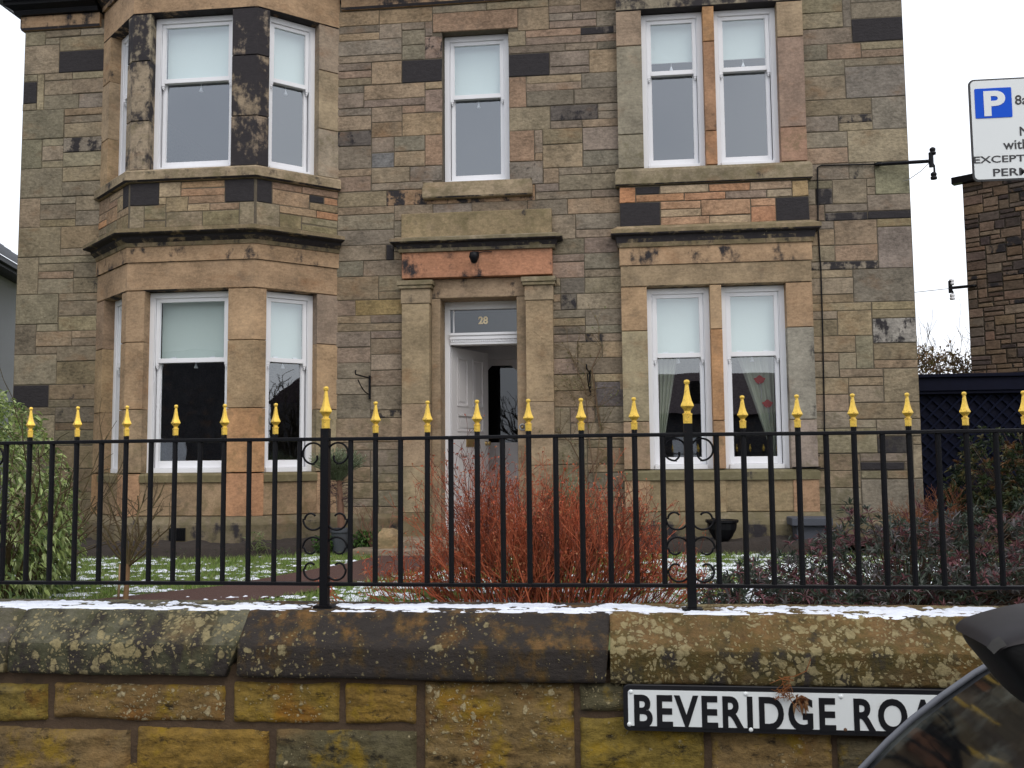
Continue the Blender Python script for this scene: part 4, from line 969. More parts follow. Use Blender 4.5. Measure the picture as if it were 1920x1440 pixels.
mb = MB(); mb.prism(sk(rrect(sx0, sx1, sz0, sz1, .025)), SY, SY + .035); mb.build('border', M['signblack'], sign, bevel=.003)
mb = MB(); mb.prism(sk(rrect(sx0 + .020, sx1 - .020, sz0 + .022, sz1 - .022, .012)), SY - .003, SY + .001); mb.build('plate', M['signwhite'], sign)
lx0, lx1 = at(1189, 1330, SY).x, at(1812, 1340, SY).x
c0, c1 = at(1190, 1364, SY).z, at(1190, 1301, SY).z
lettering('lettering', 'BEVERIDGE ROAD', M['signblack'], sign, lx0, lx1, c0, c1, SY - .0035, .0015, .028, slope=slope, spc=1.16)
for q in ((1183, 1297), (1180, 1358), (1398, 1301), (1408, 1368), (1577, 1306)):
    p = at(*q, SY - .003); mb = MB(); mb.lathe([(.0095, 0), (.0095, -.002), (.007, -.005), (.002, -.0065)], (p.x, SY - .0025, p.z), 12, axis='y'); mb.build('screw', M['signwhite'], sign, smooth=True)
p = at(1585, 1368, SY - .003); mb = MB(); mb.lathe([(.007, 0), (.007, -.002), (.002, -.003)], (p.x, SY - .0025, p.z), 10, axis='y'); mb.build('screw', M['rust'], sign)

# ------------------------------------------------------------------ leaf and twig builders
def leaf_cloud(name, mat, parent, P, D, L, Wd, cols, droop=.25, fold=.2, seed=0, kind=None):
    """many folded leaves: P base points, D unit directions, L lengths, Wd widths, cols tints"""
    rs = np.random.RandomState(seed); n = len(P); P = np.array(P); D = np.array(D, float); D /= np.linalg.norm(D, axis=1)[:, None] + 1e-9
    up = np.array([0, 0, 1.0]) + rs.normal(0, .35, (n, 3)); S = np.cross(D, up); S /= np.linalg.norm(S, axis=1)[:, None] + 1e-9
    U = np.cross(S, D); L = np.asarray(L)[:, None] * np.ones((n, 1)); Wd = np.asarray(Wd)[:, None] * np.ones((n, 1))
    dz = np.array([0, 0, -1.0])
    v0 = P; vl = P + D * L * .42 + S * Wd * .5 + U * Wd * fold; vr = P + D * L * .42 - S * Wd * .5 + U * Wd * fold
    vm = P + D * L * .45 + dz * L * droop * .15; vt = P + D * L + dz * L * droop
    vl2 = P + D * L * .75 + S * Wd * .33 + U * Wd * fold * .6 + dz * L * droop * .5; vr2 = P + D * L * .75 - S * Wd * .33 + U * Wd * fold * .6 + dz * L * droop * .5
    V = np.stack([v0, vl, vr, vm, vt, vl2, vr2], 1).reshape(-1, 3)
    base = (np.arange(n) * 7)[:, None]
    Fc = np.concatenate([base + np.array([[0, 3, 1]]), base + np.array([[0, 2, 3]]), base + np.array([[1, 3, 4]]), base + np.array([[3, 2, 4]]), base + np.array([[1, 4, 5]]), base + np.array([[2, 6, 4]])], 1).reshape(-1, 3)
    me = bpy.data.meshes.new(name); l = np.array(world_loc(parent)) if parent else 0
    me.from_pydata((V - l).tolist(), [], Fc.tolist()); me.materials.append(mat)
    a = me.color_attributes.new('tint', 'FLOAT_COLOR', 'CORNER'); c = np.concatenate([np.array(cols), np.zeros((n, 1))], 1)
    a.data.foreach_set('color', np.repeat(c, 18, axis=0).astype(np.float32).ravel())
    ob = bpy.data.objects.new(name, me); COL.objects.link(ob)
    if parent: ob.parent = parent
    if kind: ob['kind'] = kind
    return ob
def grow(mb, r, p, d, ln, rad, depth, tips, spread=.5, nseg=4, kids=(2, 3), up=.15, wob=.12, shrink=.66, col=None, sides=3, minr=.0012, k0=.35):
    pts = [Vector(p)]; d = Vector(d).normalized(); dirs = [d]
    for i in range(nseg):
        d = (d + Vector((r.gauss(0, wob), r.gauss(0, wob), r.gauss(0, wob) + up * .3))).normalized()
        pts.append(pts[-1] + d * ln / nseg); dirs.append(d)
    rs = [max(minr, rad * (1 - .45 * i / nseg)) for i in range(nseg + 1)]
    if col: mb.tint(jit(col, .25, r))
    mb.tube(pts, rs, sides if rad < .006 else 5, caps=False)
    tips.append((pts[-1], d, depth))
    if depth <= 0: return
    for _ in range(r.choice(kids)):
        k = r.uniform(k0, 1.0); i = min(nseg - 1, int(k * nseg)); q = pts[i].lerp(pts[i + 1], k * nseg - i)
        a = Vector((r.gauss(0, 1), r.gauss(0, 1), r.gauss(0, .6))).normalized(); nd = (dirs[i] + a * spread + Vector((0, 0, up))).normalized()
        grow(mb, r, q, nd, ln * shrink * r.uniform(.75, 1.2), rad * .62, depth - 1, tips, spread, nseg, kids, up, wob, shrink, col, sides, minr, k0)
def rdirs(rs, n): v = rs.normal(size=(n, 3)); return v / np.linalg.norm(v, axis=1)[:, None]

# big pale-leaved evergreen at the left edge
sh = thing('evergreen_shrub', 'tall pale green broad-leaved shrub at the left edge behind the railing', 'shrub', (-4.75, 6.7, GZ))
r1 = random.Random(11); rs = np.random.RandomState(3)
mb = MB(); tips = []
for i in range(46):
    a = r1.uniform(0, 6.28); s0 = Vector((-4.78 + .25 * math.cos(a), 6.75 + .25 * math.sin(a), GZ))
    grow(mb, r1, s0, (.55 * math.cos(a), .55 * math.sin(a), 1), r1.uniform(.55, 1.0), .010, 2, tips, .6, 4, (2, 3), .05, .14, .62, (.10, .075, .04))
mb.build('stem', M['twig'], sh, fix=False)
n = 12500; u = rdirs(rs, n); rad = .55 + .5 * rs.rand(n) ** .5
lump = .8 + .42 * fbm(u[:, 0] * 3 + 9, u[:, 1] * 3, u[:, 2] * 3, seed=6)
zc = 1.28; ax, ay, az = .70, .75, .93
P = np.stack([-4.90 + ax * u[:, 0] * rad * lump, 6.72 + ay * u[:, 1] * rad * lump, zc + az * u[:, 2] * rad * lump], 1)
P[:, 0] += -.20 * np.clip(P[:, 2] - 1.15, 0, 2) + .10 * np.clip(1.3 - P[:, 2], 0, 1)
keep = (P[:, 2] > GZ + .02) & (fbm(P[:, 0] * 5, P[:, 1] * 5, P[:, 2] * 5, seed=22) > .40); P = P[keep]; u = u[keep]; n = len(P)
D = u * .7 + rdirs(rs, n) * .7 + np.array([0, 0, -.25])
pal = np.array([(.26, .33, .10), (.34, .41, .16), (.16, .23, .07), (.085, .135, .045), (.42, .48, .23)]); cl = pal[rs.choice(5, n, p=[.3, .25, .22, .13, .10])] * rs.uniform(.8, 1.2, (n, 1))
leaf_cloud('foliage', M['leaf'], sh, P, D, rs.uniform(.035, .088, n), rs.uniform(.018, .036, n), cl, .35, .22, 4)

# pruned rose on a clear stem
p = at(235, 1131, 6.75); rose = thing('pruned_rose', 'bare pruned standard rose on a short stem in front of the bay', 'rose bush', (p.x, 6.75, GZ))
mb = MB(); tips = []; r1 = random.Random(21)
mb.tint((.20, .12, .06)); mb.tube([(p.x, 6.75, GZ), (p.x + .008, 6.75, .70), (p.x + .012, 6.75, .86)], [.022, .019, .020], 8, caps=False)
for (px, py) in ((170, 948), (205, 905), (258, 930), (292, 965), (310, 905), (325, 975), (185, 985), (225, 960), (270, 925), (300, 990), (200, 930)):
    e = at(px, py, 6.75 + r1.uniform(-.25, .25)); s0 = Vector((p.x + .012, 6.75, .84)); md = s0.lerp(e, .5) + Vector((r1.uniform(-.05, .05), r1.uniform(-.06, .06), r1.uniform(-.06, .01)))
    mb.tint(jit((.10, .075, .035), .3, r1)); P_ = [s0.lerp(md, k / 4) for k in range(4)] + [md.lerp(e, k / 4) + Vector((r1.gauss(0, .006), 0, r1.gauss(0, .006))) for k in range(5)]
    mb.tube(P_, [.009 - .0005 * k for k in range(9)], 5)
    for _ in range(4): grow(mb, r1, P_[r1.randint(3, 7)], (e - md).normalized() + Vector((r1.gauss(0, .8), r1.gauss(0, .6), r1.gauss(.3, .5))), r1.uniform(.06, .22), .0045, 1, tips, .6, 3, (1, 2), .1, .15, .6, (.10, .07, .04), 4)
mb.build('stem', M['twig'], rose, fix=False)
tubething('garden_stake', 'thin wooden stake standing beside the stem of the bare pruned rose', 'stake', [(p.x - .045, 6.73, GZ), (p.x - .04, 6.735, .86)], .009, plain('stake wood', (.28, .19, .10), .8, var=.3), 6)

# red-twigged deciduous shrub
red = thing('red_twig_shrub', 'wide dense shrub of bare rust-red twigs in the middle of the lawn edge', 'shrub', (-.5, 6.75, GZ))
r1 = random.Random(5); mb = MB(); tips = []
RC = (.33, .085, .040)
def env(x): return GZ + .55 + .66 * math.exp(-((x + 1.0) / .42) ** 2) + .56 * math.exp(-((x + .10) / .45) ** 2)
for i in range(400):
    bx = r1.gauss(-.56, .45); by = 6.8 + r1.gauss(0, .18); ax_ = (bx + .58) * 1.15 + r1.gauss(0, .50); ay_ = r1.gauss(0, .38)
    ex = bx + ax_ * .55; ln = (env(ex) - GZ) * r1.uniform(.62, .92)
    if abs(ax_) > .75: ln *= .85
    grow(mb, r1, (bx, by, GZ - .02), (ax_, ay_, 1.0), ln * .70, .0050, 3, tips, .62, 5, (2, 3), .18, .12, .54, RC if r1.random() < .75 else (.12, .035, .022), 3, .0013, .2)
mb.build('twig', M['twig'], red, fix=False)
tp = [(q, d) for q, d, dp in tips if dp <= 1]; rs = np.random.RandomState(9); r1.shuffle(tp); tp = tp[:5200]
P = np.array([q[:] for q, d in tp]); D = np.array([d[:] for q, d in tp]) + rdirs(rs, len(tp)) * .8; n = len(tp)
pal = np.array([(.40, .085, .04), (.50, .13, .055), (.28, .06, .03), (.44, .19, .09)]); cl = pal[rs.choice(4, n)] * rs.uniform(.8, 1.2, (n, 1))
leaf_cloud('dry_leaf', M['leaf'], red, P, D, rs.uniform(.016, .038, n), rs.uniform(.009, .019, n), cl, .4, .5, 2, kind='stuff')

# low evergreen with red-tinged whorls, right
def whorl_shrub(label, centre, blobs, n, seed, pal, wts, L=(.045, .085), wd=(.009, .016), per=8, name='evergreen_shrub', cat='shrub'):
    t = thing(name, label, cat, centre); rs = np.random.RandomState(seed); Ps = []; Us = []
    tot = sum(b[3] * b[4] for b in blobs)
    for (x, y, z, ax, ay, az) in blobs:
        m = int(n * ax * ay / tot); u = rdirs(rs, m); u[:, 2] = np.abs(u[:, 2]) * 1.0 - .25 * rs.rand(m); k = rs.uniform(.72, 1.0, m) * (.82 + .36 * fbm(u[:, 0] * 4, u[:, 1] * 4, u[:, 2] * 4 + x * 7, seed=seed))
        Ps.append(np.stack([x + ax * u[:, 0] * k, y + ay * u[:, 1] * k, z + az * u[:, 2] * k], 1)); Us.append(u)
    P = np.concatenate(Ps); U = np.concatenate(Us); ok = P[:, 2] > GZ - .0; P = P[ok]; U = U[ok]; m = len(P)
    mb = MB(); r_ = random.Random(seed)
    for i in range(0, m, 4):
        b0 = Vector((centre[0] + (P[i, 0] - centre[0]) * .35, centre[1] + (P[i, 1] - centre[1]) * .35, GZ)); q = Vector(P[i]); md = b0.lerp(q, .55) + Vector((0, 0, .04))
        mb.tint(jit((.07, .045, .03), .3, r_)); mb.tube([b0, md, q], [.006, .004, .002], 3, caps=False)
    mb.build('stem', M['twig'], t, fix=False)
    sh_c = np.array(pal)[rs.choice(len(pal), m, p=wts)]
    P2 = np.repeat(P, per, 0) + rs.normal(0, .004, (m * per, 3)); U2 = np.repeat(U, per, 0)
    D = U2 * .55 + rdirs(rs, m * per) * .8 + np.array([0, 0, .2]); cl = np.repeat(sh_c, per, 0) * rs.uniform(.65, 1.35, (m * per, 1))
    leaf_cloud('foliage', M['leaf'], t, P2, D, rs.uniform(*L, m * per), rs.uniform(*wd, m * per), cl, .2, .3, seed)
    return t
palR = [(.045, .062, .040), (.080, .092, .075), (.125, .048, .055), (.165, .065, .07), (.135, .120, .120), (.03, .04, .028)]
whorl_shrub('low spreading dark evergreen with red-tinged leaf whorls behind the right-hand railing', (1.9, 6.6, GZ), [(1.75, 6.6, .70, .75, .7, .60), (2.5, 6.8, .72, .8, .8, .62), (1.15, 6.4, .62, .55, .55, .42), (2.2, 6.0, .60, .9, .5, .42), (3.2, 6.6, .7, .8, .8, .6)], 2300, 31, palR, [.26, .2, .18, .12, .14, .10])
whorl_shrub('small dark low shrub with reddish tips nearest the railing post', (.72, 6.1, GZ), [(.78, 6.1, .58, .34, .35, .42), (1.15, 5.9, .56, .4, .35, .36)], 380, 37, palR, [.28, .2, .2, .12, .1, .10])
pB = [(.030, .045, .018), (.05, .065, .022), (.09, .075, .025), (.13, .065, .025), (.018, .028, .014)]
whorl_shrub('tall dark green and bronze shrub against the navy timber screen', (4.5, 9.9, GZ), [(3.95, 10.3, 1.15, .55, .6, .80), (4.45, 9.9, 1.0, .75, .7, .90), (5.2, 9.7, 1.1, .9, .8, 1.0), (3.75, 10.2, .8, .40, .5, .55)], 2300, 41, pB, [.3, .25, .15, .12, .18], (.05, .09), (.018, .03), 6)
tw = thing('red_twig_shrub', 'small rust-brown twiggy shrub by the right corner of the villa', 'shrub', (3.15, 10.2, GZ)); mb = MB(); tips = []; r1 = random.Random(8)
for i in range(60):
    a = r1.uniform(0, 6.28); grow(mb, r1, (3.2 + r1.gauss(0, .14), 10.2 + r1.gauss(0, .1), GZ), (.55 * math.cos(a), .5 * math.sin(a), 1), r1.uniform(.3, .46), .006, 3, tips, .7, 4, (2, 3), .10, .12, .55, (.16, .06, .03), 3, .0016)
mb.build('twig', M['twig'], tw, fix=False)

# potted lavender by the bay, lavender by the door, climber, small plants, stone
def lavender(label, x, y, z0, h, wd, seed, pot=False, dark=.28):
    t = thing('lavender', label, 'lavender', (x, y, z0)); r_ = random.Random(seed); rs = np.random.RandomState(seed); mb = MB()
    P = []; D = []
    for i in range(420):
        a = r_.uniform(0, 6.28); k = r_.random() ** .5; b = Vector((x + .25 * wd * k * math.cos(a), y + .25 * wd * k * math.sin(a), z0 + r_.uniform(0, .1) * h))
        e = b + Vector((wd * .9 * k * math.cos(a) + r_.gauss(0, .02), wd * .9 * k * math.sin(a), h * r_.uniform(.6, 1.0) * (1 - .3 * k * k)))
        md = b.lerp(e, .5) + Vector((0, 0, .03)); mb.tint(jit((.12, .15, .085), .3, r_)); mb.tube([b, md, e], [.003, .0025, .0018], 3, caps=False)
        for q in range(10): f = r_.uniform(.25, 1); P.append((b.lerp(md, f * 2) if f < .5 else md.lerp(e, f * 2 - 1))[:]); D.append(((e - b).normalized() + Vector((r_.gauss(0, .5), r_.gauss(0, .5), r_.gauss(0, .3))))[:])
    mb.build('stem', M['twig'], t, fix=False); n = len(P); pal = np.array([(.24, .29, .17), (.30, .35, .23), (.15, .19, .10), (.21, .22, .16)]); cl = pal[rs.choice(4, n)] * rs.uniform(.8, 1.2, (n, 1))
    leaf_cloud('foliage', M['leaf'], t, P, D, rs.uniform(.03, .05, n), rs.uniform(.005, .008, n), cl, .1, .3, seed); return t
YL_ = 10.35; pt = at(638, 1035, YL_)
t = lavender('grey-green lavender bush grown as a ball on a stem beside the bay', pt.x - .04, YL_, 1.40, .36, .27, 51)
mb = MB(); mb.tint((.16, .09, .06)); r1 = random.Random(3)
mb.tube([(pt.x + .01, YL_, .88), (pt.x + .0, YL_, 1.1), (pt.x - .02, YL_, 1.42)], [.045, .04, .03], 8); mb.build('trunk', M['twig'], t)
mb = MB(); tips = []
for i in range(40): a = r1.uniform(0, 6.28); grow(mb, r1, (pt.x - .02, YL_, r1.uniform(1.12, 1.42)), (math.cos(a), math.sin(a), r1.uniform(-.1, .6)), r1.uniform(.10, .2), .004, 2, tips, .7, 3, (2, 3), .0, .2, .6, (.075, .045, .045), 3)
mb.build('dry_twig', M['twig'], t, fix=False)
pot = thing('plant_pot', 'tall dark grey plant pot under the ball of lavender beside the bay', 'plant pot', (pt.x, YL_, GZ))
mb = MB(); mb.lathe([(.075, 0), (.085, .02), (.105, .24), (.118, .245), (.118, .29), (.10, .29), (.095, .25)], (pt.x, YL_, GZ), 20); mb.build('pot', M['terracotta'], pot, smooth=False, bevel=.004)
mb = MB(); mb.lathe([(.001, .0), (.094, .0), (.06, .012), (.001, .016)], (pt.x, YL_, GZ + .255), 16); mb.build('earth', M['soil'], pot)
q = at(1066, 935, 10.5); lavender('grey-green lavender standing behind the red twigs right of the door', q.x, 10.5, GZ, .92, .26, 52)
def tuft(name, label, cat, pts, n, seed, pal, L, wd, h):
    t = thing(name, label, cat, (pts[0][0], pts[0][1], GZ)); rs = np.random.RandomState(seed); P = []
    for (x, y, r_) in pts: P.append(np.stack([x + rs.normal(0, r_ * .5, n), y + rs.normal(0, r_ * .4, n), GZ + .04 + h * rs.rand(n)], 1))
    P = np.concatenate(P); m = len(P); D = rdirs(rs, m) + np.array([0, 0, .6]); cl = np.array(pal)[rs.choice(len(pal), m)] * rs.uniform(.75, 1.25, (m, 1))
    leaf_cloud('foliage', M['leaf'], t, P, D, rs.uniform(L * .6, L, m), rs.uniform(wd * .6, wd, m), cl, .3, .25, seed); return t
GRN = [(.06, .13, .025), (.09, .17, .04), (.04, .09, .02)]
a = at(688, 1010, 10.5); tuft('bedding_plant', 'bright green leafy plant at the foot of the wall right of the plant pot', 'plant', [(a.x, 10.5, .16)], 420, 61, GRN, .07, .03, .2)
a = at(612, 1010, 10.35); tuft('bedding_plant', 'bright green leafy plant tucked in left of the plant pot', 'plant', [(a.x, 10.3, .12)], 260, 62, GRN, .07, .03, .16)
a = at(482, 1000, 10.0); tuft('bedding_plant', 'thin pale green seedling stalks in the dark bed before the bay', 'plant', [(a.x, 10.0, .07)], 60, 63, [(.14, .18, .07), (.2, .22, .1)], .16, .014, .22)
a = at(430, 1000, 9.95); tuft('bedding_plant', 'tiny scattered green shoots in the soil under the bay window', 'plant', [(a.x, 9.95, .12), (a.x + .6, 9.95, .12), (a.x - .5, 9.9, .15)], 30, 64, [(.09, .13, .05)], .06, .012, .05)
cl = thing('wall_climber', 'sparse bare climber on the rubble wall between the door and the right-hand bay', 'climber', (at(1110, 950, F - .05).x, F - .06, GZ))
mb = MB(); r1 = random.Random(15); tips = []
for line in (((1112, 960), (1118, 880), (1126, 800), (1122, 765), (1105, 748), (1075, 745)), ((1110, 955), (1095, 880), (1070, 830), (1050, 812)), ((1115, 900), (1104, 820), (1098, 730), (1080, 690), (1066, 655)), ((1124, 800), (1116, 740), (1110, 690), (1128, 650))):
    P_ = [at(x, y, F - .045) for x, y in line]; mb.tint(jit((.13, .085, .05), .2, r1)); mb.tube(P_, [.009 - .0012 * k for k in range(len(P_))], 5)
    for q in P_[1:]:
        for _ in range(4): grow(mb, r1, q, (r1.gauss(0, 1), r1.uniform(-.25, .05), r1.gauss(.5, .8)), r1.uniform(.15, .4), .004, 1, tips, .6, 4, (1, 2, 3), .1, .14, .6, (.14, .10, .055), 3, .0016)
mb.build('stem', M['twig'], cl, fix=False)
P = np.array([q[:] for q, d, k in tips]); rs = np.random.RandomState(4); n = len(P)
leaf_cloud('foliage', M['leaf'], cl, P, rdirs(rs, n), rs.uniform(.02, .05, n), rs.uniform(.012, .02, n), np.array([(.13, .15, .05), (.16, .13, .05)])[rs.choice(2, n)], .3, .3, 3)
t = thing('bare_sapling', 'little bare twiggy plant in front of the wall between pot and door', 'sapling', (at(700, 1020, 10.4).x, 10.4, GZ)); mb = MB(); tips = []
for i in range(7): grow(mb, r1, (at(703, 1020, 10.4).x, 10.4, GZ), (r1.gauss(0, .3), r1.gauss(0, .2), 1), .38, .006, 2, tips, .6, 4, (2, 3), .1, .12, .6, (.15, .075, .05), 3, .0015)
mb.build('stem', M['twig'], t, fix=False)
def boulder(label, x, y, z, sx, sy, sz, seed):
    bm = bmesh.new(); bmesh.ops.create_icosphere(bm, subdivisions=4, radius=1); co = np.array([v.co[:] for v in bm.verts]); n_ = fbm(co[:, 0] * 1.6 + seed, co[:, 1] * 1.6, co[:, 2] * 1.6, seed=seed)
    c2 = np.sign(co) * np.abs(co) ** .6 * (.72 + .5 * n_)[:, None]
    mb = MB(); mb.tint((.22, .155, .08), .15, .35, .2); mb.mesh((c2 * [sx, sy, sz] + [x, y, z]).tolist(), [[v.index for v in f.verts] for f in bm.faces]); bm.free()
    tag(mb.build('boulder', M['stone'], None, smooth=True), label, 'stone')
a = at(728, 1018, 10.35); boulder('rough ochre sandstone block at the edge of the path near the door', a.x, 10.35, a.z - .02, .13, .14, .19, 3)
a = at(1355, 1028, 10.6); t = thing('garden_urn', 'small black cast urn in front of the right-hand bay plinth', 'urn', (a.x, 10.6, GZ))
mb = MB(); mb.lathe([(.10, 0), (.10, .04), (.05, .07), (.05, .11), (.10, .16), (.155, .26), (.16, .32), (.18, .335), (.18, .36), (.13, .36), (.10, .30)], (a.x, 10.6, GZ), 18); mb.build('bowl', M['black'], t)
a = at(1528, 978, 10.75); slab_t = thing('stone_slab', 'grey stone slab lying on the plinth ledge at the bay corner', 'slab', (a.x, 10.8, a.z))
mb = MB(); mb.box(a.x - .26, a.x + .18, 10.68, 11.02, a.z - .045, a.z + .045); mb.build('top', M['slab'], slab_t, bevel=.012)
mb = MB(); mb.box(a.x - .2, a.x + .12, 10.75, 11.0, GZ - .02, a.z - .047); mb.build('base', M['slab'], slab_t, bevel=.01)
# dried stalk and leaf caught on the street sign
t = thing('dried_leaf', 'curled dead brown leaf and stalk hanging over the letter G of the street sign', 'leaf', tuple(at(1490, 1315, SY - .01))); r1 = random.Random(2); mb = MB(); tips = []
P_ = [at(x, y, SY - .012 - .004 * k) for k, (x, y) in enumerate(((1520, 1235), (1512, 1258), (1490, 1268), (1466, 1272), (1470, 1290), (1482, 1312), (1500, 1335)))]
mb.tint((.20, .075, .025)); mb.tube(P_, .0022, 4)
for i in range(34): q = at(r1.uniform(1456, 1482), r1.uniform(1268, 1308), SY - .014 - r1.uniform(0, .03)); mb.tint(jit((.20, .075, .025), .4, r1)); mb.tube([q, q + Vector((r1.gauss(0, .012), r1.gauss(0, .006), r1.gauss(-.008, .012))), q + Vector((r1.gauss(0, .022), r1.gauss(0, .008), r1.gauss(-.015, .016)))], [.0022, .0018, .001], 3)
mb.build('stalk', M['twig'], t, fix=False)
rs = np.random.RandomState(5); q0 = at(1500, 1312, SY - .02); P = np.array([[q0.x + rs.normal(0, .012), SY - .012 - rs.uniform(0, .02), q0.z + rs.normal(0, .012)] for _ in range(26)])
leaf_cloud('blade', M['leaf'], t, P, rdirs(rs, 26) * [1, .5, 1] + [.0, 0, -.7], rs.uniform(.02, .045, 26), rs.uniform(.008, .02, 26), np.array([(.24, .10, .035), (.34, .20, .10), (.14, .05, .02)])[rs.choice(3, 26)], .3, .6, 5)

# ------------------------------------------------------------------ lawn grass and its snow
rs = np.random.RandomState(12); n = 95000
X = rs.uniform(-6.5, 4.2, n); Y = rs.uniform(6.0, 10.7, n); ok = ~(inpoly(X, Y, PATH) | inpoly(X, Y, BED) | inpoly(X, Y, BED2)); X = X[ok]; Y = Y[ok]
ok = rs.rand(len(X)) < np.clip(1.5 - (Y - 6) * .13, .5, 1); X = X[ok]; Y = Y[ok]; n = len(X)
hh = rs.uniform(.02, .055, n) * (.6 + .9 * fbm(X * 2.5, Y * 2.5, seed=44)); an = rs.uniform(0, 6.28, n); lean = rs.normal(0, .5, (n, 2)) * hh[:, None]
w2 = rs.uniform(.0025, .005, n); cx, cy = np.cos(an) * w2, np.sin(an) * w2; Z = GZ + .0 * X
V = np.stack([np.stack([X - cx, Y - cy, Z], 1), np.stack([X + cx, Y + cy, Z], 1), np.stack([X + lean[:, 0], Y + lean[:, 1], Z + hh], 1)], 1).reshape(-1, 3)
me = bpy.data.meshes.new('grass'); me.from_pydata(V.tolist(), [], np.arange(3 * n).reshape(-1, 3).tolist()); me.materials.append(M['leaf'])
pal = np.array([(.155, .25, .045), (.21, .29, .065), (.11, .18, .03), (.25, .275, .10)]); c = pal[rs.choice(4, n)] * rs.uniform(.8, 1.25, (n, 1)); c = np.concatenate([c, np.zeros((n, 1))], 1)
a = me.color_attributes.new('tint', 'FLOAT_COLOR', 'CORNER'); a.data.foreach_set('color', np.repeat(c, 3, axis=0).astype(np.float32).ravel())
g = bpy.data.objects.new('grass', me); COL.objects.link(g); tag(g, 'short green winter grass of the front lawn dusted with snow', 'grass', kind='stuff')
def lmask(X, Y):
    m = fbm(X * 4, Y * 7, seed=91) * .5 + fbm(X * 24, Y * 40, seed=92) * .55
    rt = np.clip((X + .2) / 1.2, 0, 1) * np.clip((10.4 - Y) / 1.2, 0, 1); nr = np.clip((7.9 - Y) / 1.2, 0, 1)
    m = m + .115 * rt + .045 * nr - .10
    bad = inpoly(X, Y, BED) | inpoly(X, Y, BED2)
    m = np.where(inpoly(X, Y, PATH), m - .12, m); return np.where(bad, m - .13, m)
snow_sheet('lawn_snow', 'thin patches of melting snow lying in the grass of the front lawn', -6.5, 4.2, 5.9, 10.95, lambda X, Y: GZ + .012 + 0 * X, lmask, .019, .022, .565)

# ------------------------------------------------------------------ parking sign
KY = 3.9; A = at(1815, 150, KY); B = at(1815, 341, KY); psx0, psz1, psz0 = A.x, A.z, B.z; psx1 = psx0 + (psz1 - psz0) * .97
ps = thing('parking_sign', 'white parking restriction sign with a blue P panel on a tall grey pole', 'parking sign', (psx1 - .05, KY + .06, .105))
mb = MB(); mb.prism(rrect(psx0, psx1, psz0, psz1, .022), KY, KY + .006); mb.build('border', M['signblack'], ps)
mb = MB(); mb.prism(rrect(psx0 + .007, psx1 - .007, psz0 + .007, psz1 - .007, .017), KY - .002, KY + .0005); mb.build('panel', M['signwhite'], ps)
a = at(1829, 223, KY); b = at(1895, 164, KY); mb = MB(); mb.prism(rrect(a.x, b.x, a.z, b.z, .004), KY - .004, KY - .0015); blue = mb.build('blue_panel', M['signblue'], ps)
a = at(1845, 219, KY); b = at(1883, 170, KY); lettering('letter', 'P', M['signwhite'], ps, a.x, b.x, a.z, b.z, KY - .0045, .001, .035)
for tx, x0, x1, y0, y1 in (('8am', 1903, None, 179, 197), ('No', 1912, None, 238, 255), ('within', 1881, None, 263, 281), ('EXCEPT', 1826, 1921, 290, 307), ('PERMIT', 1862, 1958, 313, 331)):
    a = at(x0, y1, KY); b = at(x1 or x0, y0, KY); lettering('lettering', tx, M['signblack'], ps, a.x, b.x if x1 else None, a.z, b.z, KY - .0025, .001, .012)
mb = MB(); mb.tube([(psx1 - .05, KY + .06, .105), (psx1 - .05, KY + .06, psz1 + .08)], .03, 14); mb.build('pole', M['galv'], ps, smooth=True)
for z in (psz0 + .08, psz1 - .08): mb = MB(); mb.box(psx1 - .1, psx1 - .0, KY + .007, KY + .06, z - .015, z + .015); mb.build('clamp', M['galv'], ps, bevel=.003)

# ------------------------------------------------------------------ neighbours
lh = thing('harled_house', 'grey harled house with a slate roof past the left corner of the villa', 'house', (-12, 16, GZ))
e0, e1 = at(0, 480, 15.0), at(35, 503, 15.9)          # the eaves line, running away
d = Vector((e1.x - e0.x, e1.y - e0.y)).normalized(); n_ = Vector((d.y, -d.x))
T = frame_T((e0.x, e0.y), tuple(d)); ez = e0.z
mb = MB(); mb.T = T; mb.box(-6, 5, .30, 8, 0, ez - .05); mb.build('wall', M['harl'], lh)
mb = MB(); mb.T = T; mb.box(-6.3, 5.3, -.02, .32, ez - .17, ez - .02); mb.box(-6.3, 5.3, -.10, -.021, ez - .12, ez - .03); mb.build('gutter', M['black'], lh)
mb = MB(); mb.T = T
for k in range(26):
    t0, t1 = -.12 + k * .16, -.12 + (k + 1) * .16 + .03; za, zb_ = ez - .02 + k * .115, ez - .02 + (k + 1) * .115
    mb.mesh([(-6.4, t0, za + .018), (5.4, t0, za + .018), (5.4, t1, zb_ + .01), (-6.4, t1, zb_ + .01), (-6.4, t0, za - .01), (5.4, t0, za - .01)], [(0, 1, 2, 3), (4, 5, 1, 0)])
mb.build('roof', M['roof'], lh)
rh = thing('rubble_house', 'brown rubble stone house with a dark gutter end beyond the parking sign', 'house', (7.5, 14, GZ))
c0 = at(1817, 600, 14.0); d = Vector((.80, -.60)).normalized(); T = frame_T((c0.x, c0.y), tuple(d)); top = at(1812, 345, 14.0).z
mb = MB(); mb.mi = 1; mb.T = T; mb.box(0.0, 6, 0, 7, 0, top); mb.T = None; mb.mi = 0
pR = lambda x, y, r: (jit(r.choice([(.15, .105, .075), (.13, .095, .07), (.165, .12, .085), (.11, .085, .068), (.06, .045, .04), (.16, .11, .07), (.12, .085, .06)]), .15, r), .05)
lay(mb, T, 0, 4.2, GZ, top, .068, [], [], pR, random.Random(4), joint=.018, proud=.025, hs=(1, 1, 2, 2), ws=(2, 3, 3, 4), soot_p=.16)
mb.build('wall', [M['stone'], M['mortar']], rh)
